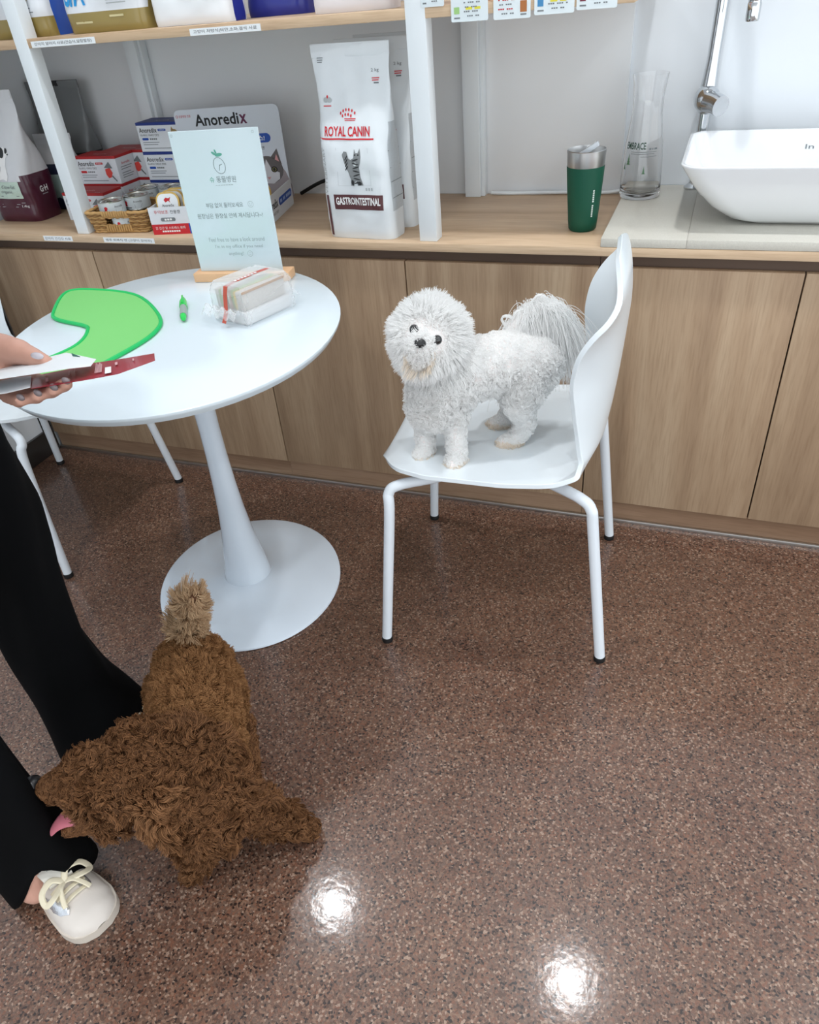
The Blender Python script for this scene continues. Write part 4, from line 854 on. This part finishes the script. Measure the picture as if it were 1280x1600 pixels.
# tail plume: long strands that rise, arch and fall
tp_ = [px(800, 524, Y=1.405), px(812, 500, Y=1.408), px(826, 484, Y=1.412), px(846, 476, Y=1.416), px(866, 482, Y=1.42), px(880, 500, Y=1.424)]
tp_ = np.array(spline(tp_, 8)); k = 8000; s = RNG.random(k) * (len(tp_) - 1.001); i0 = s.astype(int); fr = (s - i0)[:, None]
R0 = tp_[i0] * (1 - fr) + tp_[i0 + 1] * fr + RNG.normal(size=(k, 3)) * .007
q = s / len(tp_); tt = np.linspace(0, 1, 10)
out = RNG.normal(size=(k, 3)) * .45 + RT * (.9 * (q - .30))[:, None] * 1.2 + np.array([0, 0, .35]); L = .04 + .10 * RNG.random(k)
X = R0[:, None] + out[:, None] * (.036 * tt)[None, :, None] * (L / .1)[:, None, None]
X[:, :, 2] -= L[:, None] * tt ** 1.6
X += (RT[None, :] * (.012 * (q - .2))[:, None])[:, None] * tt[None, :, None]
X += vnoise(R0, 70, 8)[:, None] * (.006 * tt ** 2)[None, :, None]
X[:, :, 2] = np.maximum(X[:, :, 2], .455)
hair('tail_fur', X, .00055, .00025, fur_w, wd)
loops = [spline([px(792, 512, Y=1.40), px(784, 500, Y=1.40), px(788, 494, Y=1.40), px(800, 497, Y=1.40), px(806, 510, Y=1.405)], 5), spline([px(826, 486, Y=1.41), px(832, 470, Y=1.41), px(843, 461, Y=1.41), px(853, 466, Y=1.412), px(856, 480, Y=1.415)], 5), spline([px(806, 510, Y=1.40), px(802, 498, Y=1.40), px(806, 488, Y=1.40), px(818, 484, Y=1.405), px(826, 490, Y=1.41)], 5)]
lp = np.concatenate([np.array(l)[None] + RNG.normal(size=(26, 1, 3)) * .0012 for l in loops]); hair('tail_curl', lp, .0006, .0004, fur_w, wd)
def bead(nm, c, r, m, sc=(1, 1, 1), root=wd):
    bm = bmesh.new(); bmesh.ops.create_uvsphere(bm, u_segments=20, v_segments=14, radius=1, matrix=Matrix.Translation(V3(c)) @ Matrix.Diagonal((r * sc[0], r * sc[1], r * sc[2], 1)))
    return obj(nm, MB().bm(bm), m, root, world=True, ang=80)
for e_ in (EYL, EYR): bead('eye', e_, .0088, eye_b)
bead('nose', NOSE, .0100, nose_b, (1.1, .9, .85))
mo = [hp(-22, 23, .083), hp(-15, 20, .089), hp(-14, 24, .0885), hp(-8, 25, .083)]
obj('mouth', MB().tube(spline([hp(-23, 25, .079), hp(-18, 21, .087), hp(-13, 25, .0875), hp(-6, 27, .078)], 6), .0026, 8), nose_b, wd, world=True)

# ---- brown dog on the floor, seen from above
bd = thing('brown_dog', 'curly brown poodle on the floor with its tongue out', 'dog', (-.70, .62, 0))
sk_b = mat('brown dog skin', rgb(82, 50, 30), .9); fur_b1 = furmat('caramel fur', rgb(168, 124, 82), rgb(130, 92, 58), .75, .2); fur_b2 = furmat('brown curls', rgb(150, 106, 70), rgb(88, 59, 38), .75, .18); fur_t = furmat('beige tail fur', rgb(204, 176, 142), rgb(166, 134, 102), .75, .2)
SK = np.array([-.752, .492, .268]); NO = px(68, 1234, z=.247)
mz = lambda a, dz=0, r=0: V3(SK + (NO - SK) * a + np.array([0, 0, dz]) + np.array([-.2, .97, 0]) * r)
caps = [((-.802, .768, .212), .074, (-.755, .695, .215), .078), ((-.755, .695, .215), .078, (-.69, .605, .212), .078), ((-.69, .605, .212), .078, (-.635, .535, .190), .066),
        ((-.67, .575, .235), .060, V3(SK + np.array([.025, .02, -.005])), .052), (V3(SK), .052, mz(.35), .044), (mz(.35), .042, mz(.62, .002), .028), (mz(.62, .002), .028, mz(.93, .002), .0195),
        (V3(px(178, 1272, z=.215)), .022, V3(px(140, 1289, z=.196)), .013), (V3(px(140, 1289, z=.196)), .013, V3(px(106, 1298, z=.186)), .009),
        ((-.61, .57, .165), .034, (-.575, .597, .095), .022), ((-.575, .597, .095), .022, (-.540, .625, .030), .018), ((-.540, .625, .026), .018, (-.522, .630, .021), .016),
        ((-.655, .53, .15), .036, (-.672, .515, .08), .022), ((-.672, .515, .08), .019, (-.684, .502, .025), .016), ((-.684, .502, .022), .016, (-.690, .489, .019), .014),
        ((-.768, .785, .17), .044, (-.738, .762, .10), .027), ((-.738, .762, .10), .023, (-.735, .782, .06), .018), ((-.735, .782, .06), .016, (-.712, .748, .019), .015), ((-.712, .748, .018), .015, (-.700, .732, .017), .014),
        ((-.855, .752, .17), .046, (-.865, .72, .10), .030), ((-.865, .72, .10), .026, (-.872, .745, .06), .020), ((-.872, .745, .06), .019, (-.868, .705, .021), .018), ((-.868, .705, .021), .018, (-.865, .688, .020), .017),
        ((-.825, .80, .262), .026, V3(px(300, 965, z=.315)), .016), (V3(px(300, 965, z=.315)), .016, V3(px(302, 935, z=.365)), .014),
        ((-.712, .500, .292), .022, (-.682, .488, .255), .026), ((-.682, .488, .255), .026, (-.668, .478, .205), .022), ((-.755, .545, .296), .022, (-.765, .570, .262), .022)]
me = fuse('body', caps, .006, 4); me.materials.append(sk_b)
P, N = surf_samples(me, 120000, RNG)
tail = np.linalg.norm(P - np.array(px(300, 955, z=.325)), axis=1) < .080
tail &= P[:, 2] > .285
hd_ = (np.linalg.norm(P - SK, axis=1) < .085) | (np.linalg.norm(P - NO, axis=1) < .085)
jaw = np.minimum(np.linalg.norm(P - px(140, 1289, z=.196), axis=1), np.linalg.norm(P - px(112, 1296, z=.188), axis=1)) < .024
muz = np.linalg.norm(P - np.array(mz(.8)), axis=1) < .055
nosed = np.linalg.norm(P - NO, axis=1)
ear = np.minimum(np.linalg.norm(P - np.array([-.682, .488, .255]), axis=1), np.linalg.norm(P - np.array([-.668, .478, .215]), axis=1)) < .031
back = (P[:, 1] > .615) & (P[:, 2] > .10) & ~tail
o = obj('body', None, None, bd, me=local_mesh(me, bd))
def coat(nm, m_, L0, curl, cf, cl, mt, seed, n=9, rnd=.14, gd=14, am=.62):
    p, d = P[m_], N[m_] + RNG.normal(size=(m_.sum(), 3)) * rnd; d /= np.linalg.norm(d, axis=1)[:, None]
    L = L0[m_] * (.75 + .5 * RNG.random(m_.sum())); X = lock(strands(p, d, L, n, curl=curl, cfreq=cf, clump=cl, seed=seed, bend=.35), int(len(p) / gd), am); X[:, :, 2] = np.maximum(X[:, :, 2], .0012)
    hair(nm, X, .0006, .00035, mt, bd)
LL = np.where(back, .011, .023); LL = np.where(hd_, .022 * np.clip((nosed - .012) / .05, .25, 1), LL); LL = np.where(muz, np.minimum(LL, .012 * np.clip((nosed - .014) / .03, .12, 1)), LL); LL = np.where(jaw, .004, LL); LL = np.where(P[:, 2] < .04, .010, LL); LL = np.where((P[:, 1] > .66) & (P[:, 2] < .12), .007, LL)
coat('back_coat', back & ~hd_ & ~ear, LL, .0017, 1.0, 200, fur_b1, 11, gd=7, am=.4)
coat('front_coat', ~back & ~hd_ & ~tail & ~ear, LL, .0044, 1.25, 95, fur_b2, 12)
coat('ear_fur', ear, np.full(len(P), .026), .0030, .9, 70, furmat('ear curls', rgb(168, 122, 84), rgb(112, 78, 50), .75, .18), 15, gd=20, am=.6)
coat('head_fur', hd_ & ~back & ~ear, LL, .0042, 1.3, 105, fur_b2, 13)
coat('tail_fur', tail, np.full(len(P), .022) + .012 * (((P - px(300, 955, z=.325)) @ RT) < 0), .0030, .7, 60, fur_t, 14, rnd=.25)
bead('nose', NO + np.array([-.015, -.003, .010]), .0160, nose_b, (.9, 1.1, .95), bd)
tng = mat('tongue pink', rgb(206, 120, 134), .35, coat=.3)
tg = spline([px(168, 1268, z=.222), px(140, 1270, z=.214), px(112, 1275, z=.208), px(94, 1284, z=.200), px(82, 1297, z=.186)], 6)
obj('tongue', MB().tube(tg, [.0225 - .010 * (i / 24) ** 2 for i in range(len(tg))], 14, flat=.30), tng, bd, world=True)
obj('mouth_lining', MB().tube(spline([px(165, 1275, z=.213), px(140, 1282, z=.205), px(114, 1291, z=.196)], 5), [.014 - .004 * i / 10 for i in range(11)], 12, flat=.45), mat('dark lip', rgb(70, 34, 36), .4), bd, world=True)
for k_ in range(4):
    bead('tooth', px(98 + 6 * k_, 1291 - 1.5 * k_, z=.197), .0030, mat('tooth', rgb(232, 226, 212), .3), (.8, .8, 1.5), bd)
bead('eye', np.array(mz(.36, .026, -.034)), .007, eye_b, (1, 1, 1), bd); bead('eye', np.array(mz(.40, .026, .032)), .007, eye_b, (1, 1, 1), bd)
# ---- person at the left edge: black wide trousers, one hand holding leaflets
FD = np.array([.91, .41, 0]); LD = np.array([-.41, .91, 0])
pr = thing('person', 'person in wide black trousers holding leaflets over the table', 'person', (-.98, .54, 0))
skin = mat('skin', rgb(206, 158, 140), .5, var=.06, vscale=60); blk = mat('black trouser cloth', rgb(9, 10, 12), .9, spec=.12)
WR = px(-26, 545, Y=.705); f = lambda x, y, Y: V3(px(x, y, Y=Y))
caps = [((-1.055, .705, .10), .038, (-1.055, .70, .45), .048), ((-1.055, .70, .45), .048, (-1.01, .63, .85), .075), ((-.932, .388, .10), .034, (-.945, .402, .45), .048), ((-.945, .402, .45), .048, (-.955, .46, .85), .075),
        ((-1.045, .705, .085), .036, (-1.03, .71, .045), .034), ((-1.045, .705, .040), .028, (-.99, .73, .026), .020), ((-.930, .385, .085), .033, (-.925, .378, .045), .030), ((-.930, .400, .040), .026, (-.87, .385, .028), .018),
        ((-.98, .54, .90), .090, (-.985, .54, 1.10), .090), ((-.985, .54, 1.10), .090, (-.985, .54, 1.28), .100), ((-1.045, .685, 1.335), .055, (-.925, .40, 1.335), .055), ((-.985, .54, 1.30), .07, (-.98, .545, 1.43), .048),
        ((-.97, .55, 1.50), .078, (-.965, .55, 1.56), .082), ((-.93, .566, 1.49), .05, (-.925, .57, 1.46), .035),
        ((-1.05, .705, 1.33), .045, (-1.085, .745, 1.06), .037), ((-1.085, .745, 1.06), .037, V3(WR), .025), ((-.92, .385, 1.33), .045, (-.90, .33, 1.06), .037), ((-.90, .33, 1.06), .036, (-.905, .38, .86), .025), ((-.905, .38, .86), .026, (-.900, .385, .81), .026), ((-0.874, 0.397, .800), .0095, (-0.869, 0.400, .752), .0088), ((-0.869, 0.400, .752), .0088, (-0.875, 0.407, 0.723), .0078), ((-0.891, 0.389, .800), .0095, (-0.888, 0.391, .752), .0088), ((-0.888, 0.391, .752), .0088, (-0.893, 0.399, 0.717), .0078), ((-0.909, 0.381, .800), .0095, (-0.908, 0.383, .752), .0088), ((-0.908, 0.383, .752), .0088, (-0.911, 0.391, 0.719), .0078), ((-0.926, 0.373, .800), .0095, (-0.927, 0.374, .752), .0088), ((-0.927, 0.374, .752), .0088, (-0.929, 0.383, 0.725), .0078), ((-.880, .396, .830), .0115, (-.862, .408, .795), .0092), ((-.862, .408, .795), .0092, (-.858, .412, .768), .0080),
        # hand: palm, thumb on top, four fingers underneath
        (V3(WR), .026, f(0, 552, .690), .027), (f(-18, 575, .690), .024, f(2, 574, .682), .020), (f(0, 545, .69), .0215, f(30, 550, .682), .0175), (f(30, 550, .682), .0165, f(52, 558, .674), .0130), (f(52, 558, .674), .0130, f(70, 566, .668), .0108)]
fing = [((-12, 606, .685), (10, 620, .655), (28, 627, .626), (33, 625, .607)), ((14, 604, .685), (38, 616, .655), (56, 621, .626), (60, 618, .608)), ((40, 598, .685), (62, 608, .655), (80, 612, .628), (85, 609, .610)), ((62, 594, .685), (84, 600, .655), (100, 602, .630), (104, 599, .613))]
for F in fing:
    for a, b in zip(F[:-1], F[1:]): caps.append((f(*a), .0092, f(*b), .0082))
caps += [(f(-16, 590, .69), .018, f(64, 596, .684), .011), (f(-12, 606, .688), .016, f(60, 600, .686), .011)]
me = fuse('body', caps, .0048, 3); me.materials.append(skin); obj('body', None, None, pr, me=local_mesh(me, pr))
nail = mat('pale nail', rgb(196, 190, 196), .25, coat=.4); nail_shaded = mat('shaded nail', rgb(128, 118, 120), .3, coat=.3)  # finger nails: the shade under the leaflets is painted into their grey
bead('fingernail', px(58, 556, Y=.656), .0072, nail, (1.35, .5, .6), pr)
for F in fing: bead('fingernail', px(F[3][0] - 1, F[3][1] - 4, Y=F[3][2] - .0065), .0050, nail_shaded, (1.2, .5, .9), pr)
# trousers: two flared legs and a seat
def leg_loft(axis, hem):
    def fn(u, v):
        z = .045 + (.86 - .045) * v; t_ = u * 2 * math.pi; zs = [a[0] for a in axis]
        cx = np.interp(z, zs, [a[1] for a in axis]); cy = np.interp(z, zs, [a[2] for a in axis]); ra = np.interp(z, zs, [a[3] for a in axis]); rb = np.interp(z, zs, [a[4] for a in axis])
        fold = .006 * math.sin(3 * t_ + z * 9) * (1 - v) + .004 * math.sin(5 * t_ - 14 * z)
        c = np.array([cx, cy, 0]) + FD * (ra + fold) * math.cos(t_) + LD * (rb + fold) * math.sin(t_)
        zz = z + hem(t_) * max(0, 1 - v * 9)
        return (c[0], c[1], zz)
    mb = MB().grid(fn, 40, 40, closeu=True); return mb
hem1 = lambda t_: -.014 + .010 * math.cos(t_)
wr_ = lambda a_: ((a_ + math.pi) % (2 * math.pi)) - math.pi
hem2 = lambda t_: .076 * math.exp(-(wr_(t_ + 1.10) / .50) ** 2) - .010 * max(0, math.cos(t_)) + .020 * max(0, math.sin(t_)) - .038 * math.exp(-(wr_(t_ + 2.40) / .62) ** 2)
tr = leg_loft([(.04, -1.048, .715, .112, .094), (.10, -1.056, .712, .098, .084), (.18, -1.068, .708, .080, .074), (.30, -1.070, .703, .068, .067), (.45, -1.052, .70, .068, .066), (.60, -1.026, .685, .080, .076), (.86, -1.0, .63, .105, .095)], hem1)
t2 = leg_loft([(.04, -.936, .412, .086, .060), (.12, -.939, .410, .080, .060), (.25, -.944, .407, .071, .063), (.42, -.953, .405, .067, .065), (.60, -.957, .415, .078, .076), (.86, -.955, .46, .10, .095)], hem2)
tr.add(t2.v, t2.f)
seat_ = MB().grid(lambda u, v: tuple(np.array([-.982, .545, .80 + .22 * v]) + FD * (.126 - .020 * v) * math.cos(u * 6.2832) + LD * (.192 - .045 * v) * math.sin(u * 6.2832)), 40, 8, closeu=True)
tr.add(seat_.v, seat_.f)
tro = obj('trousers', tr, blk, pr, world=True, ang=70); so = tro.modifiers.new('s', 'SOLIDIFY'); so.thickness = .004
# jumper
jc = [((-1.03, .655, .985), .105, (-.935, .43, .985), .105), ((-.985, .54, .99), .130, (-.985, .54, 1.10), .122), ((-.985, .54, 1.10), .117, (-.985, .54, 1.29), .12), ((-1.045, .685, 1.335), .062, (-.925, .40, 1.335), .062), ((-1.05, .705, 1.33), .054, (-1.085, .745, 1.06), .047), ((-1.085, .745, 1.06), .047, V3(WR + np.array([-.06, .012, .035])), .036), ((-.92, .385, 1.33), .054, (-.90, .33, 1.06), .046), ((-.90, .33, 1.06), .045, (-.904, .372, .89), .035)]
me = fuse('jumper', jc, .010, 3); me.materials.append(mat('charcoal knit', rgb(44, 46, 52), .9, bump=.4, bscale=300)); obj('jumper', None, None, pr, me=local_mesh(me, pr))
hc_ = [((-.985, .542, 1.53), .088, (-.985, .542, 1.58), .090), ((-1.03, .52, 1.52), .06, (-1.045, .515, 1.36), .045)]
me = fuse('hair', hc_, .008, 3); me.materials.append(mat('dark hair', rgb(30, 24, 22), .5)); obj('hair', None, None, pr, me=local_mesh(me, pr))
for s_ in (-1, 1): bead('eye', np.array([-.965, .55, 1.535]) + FD * .074 + LD * .03 * s_, .011, eye_b, (1, 1, .8), pr)
# shoes
shoe_w = mat('cream leather', rgb(216, 208, 200), .5, bump=.1, bscale=400); sole_m = mat('cream sole', rgb(206, 196, 184), .6); sil_m = mat('silver patch', (.72, .74, .78, 1), .25, metal=.8); lace_m = mat('cream lace', rgb(226, 216, 190), .7); tongue_m = mat('shoe tongue', rgb(222, 218, 208), .5)
def shoe(toe, yaw):
    # local: x from heel (0) to toe (.245), y across
    L_ = .245; M_ = Matrix.Translation((toe[0], toe[1], 0)) @ Matrix.Rotation(yaw, 4, 'Z') @ Matrix.Translation((-L_, 0, 0))
    def w2(x): return np.interp(x, [0, .012, .04, .10, .16, .20, .225, .238, .245], [.012, .026, .033, .036, .046, .048, .041, .028, .010])
    def top(x): return np.interp(x, [0, .02, .06, .11, .15, .19, .225, .240, .245], [.066, .078, .080, .082, .070, .054, .043, .032, .022])
    def up(u, v):
        x = L_ * (v ** .9 if v < 1 else 1); x = min(L_, x); a = math.pi * u; c, s_ = math.cos(a), math.sin(a); w = w2(x) * (1 - .10 * s_); h = top(x)
        return tuple(M_ @ Vector((x, w * (abs(c) ** .8) * (1 if c > 0 else -1), .016 + (h - .016) * s_ ** .8)))
    sh_ = obj('shoe', MB().grid(up, 25, 42), shoe_w, pr, world=True, ang=60)
    ol = [(L_ * k / 30, w2(L_ * k / 30) + .003) for k in range(31)]; poly = [(x, w) for x, w in ol] + [(x, -w) for x, w in reversed(ol)]
    so_ = MB().prism(poly, .001, .019); so_.v = [tuple(M_ @ Vector(p)) for p in so_.v]; obj('sole', so_, sole_m, sh_, world=True)
    def onto(x, y, e=.0015):                      # point on the upper
        w = w2(x) * .93; c = max(-1, min(1, y / w)); s_ = math.sqrt(max(0, 1 - abs(c) ** 2.5)); return Vector((x, y, .016 + (top(x) - .016) * s_ ** .8 + e))
    mpS = lambda x, y, e=0: tuple(MX[pr.name].inverted() @ (M_ @ onto(x, y, .002 + e)))
    shape([[(.120, -.034), (.155, -.034), (.172, -.024), (.196, -.018), (.204, -.026), (.192, -.036), (.168, -.041), (.120, -.041)]], sil_m, sh_, mpS, name='silver_patch', sub=1)
    shape([rrect(.165, .190, .012, .030, .006)], sil_m, sh_, mpS, name='silver_patch', sub=1)
    shape([[(.060, -.033), (.085, -.035), (.090, -.037), (.060, -.036)]], sil_m, sh_, mpS, name='silver_patch', sub=1)
    q = [(.108, -.026), (.156, -.022), (.160, .018), (.112, .026)]
    tn = MB(); zt_ = lambda x: top(x) + .010 + (.158 - x) * .34
    tn.v = [tuple(M_ @ Vector((x, y, zt_(x) - .12 * abs(y)))) for x, y in q] + [tuple(M_ @ Vector((x, y, zt_(x) - .004 - .12 * abs(y)))) for x, y in q]
    tn.f = [(0, 1, 2, 3), (7, 6, 5, 4), (0, 4, 5, 1), (1, 5, 6, 2), (2, 6, 7, 3), (3, 7, 4, 0)]; tn.m = [0] * 6
    obj('shoe_tongue', tn, tongue_m, sh_, world=True)
    tmp = lambda x, y, e=0: tuple(MX[pr.name].inverted() @ (M_ @ Vector((.132 - y, x, zt_(.132 - y) - .12 * abs(x) + .0012))))
    text('FASHION', .032, .0065, .001, .008, ink_g, sh_, tmp); text('Since 2020', .022, .0045, .001, -.003, ink_g, sh_, tmp)
    def lace(pts, r=.0042): obj('lace', MB().tube([tuple(M_ @ Vector(p)) for p in spline(pts, 7)], r, 8, flat=.45), lace_m, sh_, world=True)
    for x in (.160, .173, .186): lace([tuple(onto(x, -.026, .002)), tuple(onto(x + .002, 0, .005)), tuple(onto(x, .026, .002))])
    k = onto(.164, 0, .008)
    for sg_ in (-1, 1):
        lace([tuple(k), (k.x - .012, sg_ * .014, k.z + .010), (k.x - .008, sg_ * .036, k.z + .004), (k.x + .008, sg_ * .042, k.z - .006), (k.x + .014, sg_ * .028, k.z + .002), (k.x + .003, sg_ * .006, k.z + .002)], .0055)
        lace([tuple(k), (k.x + .010, sg_ * .012, k.z + .003), (k.x + .024, sg_ * .020, k.z - .006), (k.x + .034, sg_ * .024, k.z - .013)], .0042)
    return sh_
shoe((-.784, .366), math.radians(-18)); shoe((-.890, .775), math.atan2(.41, .91))

# ---- leaflets in the hand
def sheet(nm, far, near, th, m, parent, lift=None):   # strip between two edge polylines given as world points
    n = len(far); mb = MB(); up_ = Vector((0, -.35, .94)).normalized() * th
    A = [Vector(V3(p)) for p in far]; B = [Vector(V3(p)) for p in near]
    for row in (A, B): mb.v += [tuple(p) for p in row]
    for row in (A, B): mb.v += [tuple(p - up_) for p in row]
    for i in range(n - 1):
        mb.f += [(i, i + 1, n + i + 1, n + i), (2 * n + i, 3 * n + i, 3 * n + i + 1, 2 * n + i + 1), (i, 2 * n + i, 2 * n + i + 1, i + 1), (n + i, n + i + 1, 3 * n + i + 1, 3 * n + i)]
    mb.f += [(0, n, 3 * n, 2 * n), (n - 1, 3 * n - 1, 4 * n - 1, 2 * n - 1)]; mb.m = [0] * len(mb.f)
    return obj(nm, mb, m, parent, world=True)
Pp = lambda x, y, Y: px(x, y, Y=Y)
lw = thing('white_leaflet', 'folded white leaflet on top in the hand', 'leaflet', V3(Pp(60, 575, .65)))
sheet('upper_sheet', [Pp(-40, 579, .690), Pp(40, 566, .690), Pp(104, 551, .700), Pp(150, 561, .676)], [Pp(-40, 598, .592), Pp(40, 586, .597), Pp(104, 576, .606), Pp(141, 572, .62)], .0006, paper_w, lw)
sheet('lower_sheet', [Pp(-40, 592, .692), Pp(10, 588, .692), Pp(49, 585, .692)], [Pp(-40, 621, .590), Pp(10, 614, .592), Pp(47, 605, .594)], .0006, paper_w, lw)
shape([rect(-.006, .006, -.002, .002)], mat('leaf mark', rgb(60, 110, 100), .5), lw, lambda x, y, e=0: tuple(Vector(V3(Pp(120, 559, .676) - Pp(60, 575, .65))) + Vector((x, 0, y + .002 - x * .3))), name='printed_mark')
lr = thing('red_leaflet', 'dark red printed leaflet below the white one in the hand', 'leaflet', V3(Pp(150, 580, .65)))
redp = mat('dark red print', rgb(158, 32, 52), .4, coat=.2)
FA = [Pp(48, 588, .692), Pp(100, 578, .695), Pp(146, 567, .695), Pp(182, 562, .70), Pp(241, 552, .70)]; NE = [Pp(49, 607, .594), Pp(100, 599, .600), Pp(142, 592, .605), Pp(184, 584, .615), Pp(242, 563, .655)]
sheet('printed_sheet', FA, NE, .0006, redp, lr)
def onred(u, v):                                   # u along, v across (0 far .. 1 near)
    s_ = u * (len(FA) - 1); i = min(int(s_), len(FA) - 2); t_ = s_ - i; a = FA[i] * (1 - t_) + FA[i + 1] * t_; b_ = NE[i] * (1 - t_) + NE[i + 1] * t_; p = a * (1 - v) + b_ * v + np.array([0, -.0008, .0022]); return tuple(MX[lr.name].inverted() @ Vector(V3(p)))
wp = mat('pale red print', rgb(222, 176, 180), .5)
rm = lambda x, y, e=0: onred(x, y)
shape([rect(.54 + .012 * k, .548 + .012 * k, .15 + .06 * (k % 3), .8) for k in range(6)], wp, lr, rm); shape([rect(.64, .70, .55, .95)], white_i, lr, rm); shape([rect(.30, .31, .3, .6), rect(.35, .36, .2, .5), rect(.12, .14, .5, .8), rect(.74, .76, .3, .5), rect(.86, .87, .3, .5)], wp, lr, rm)
set_lettering()
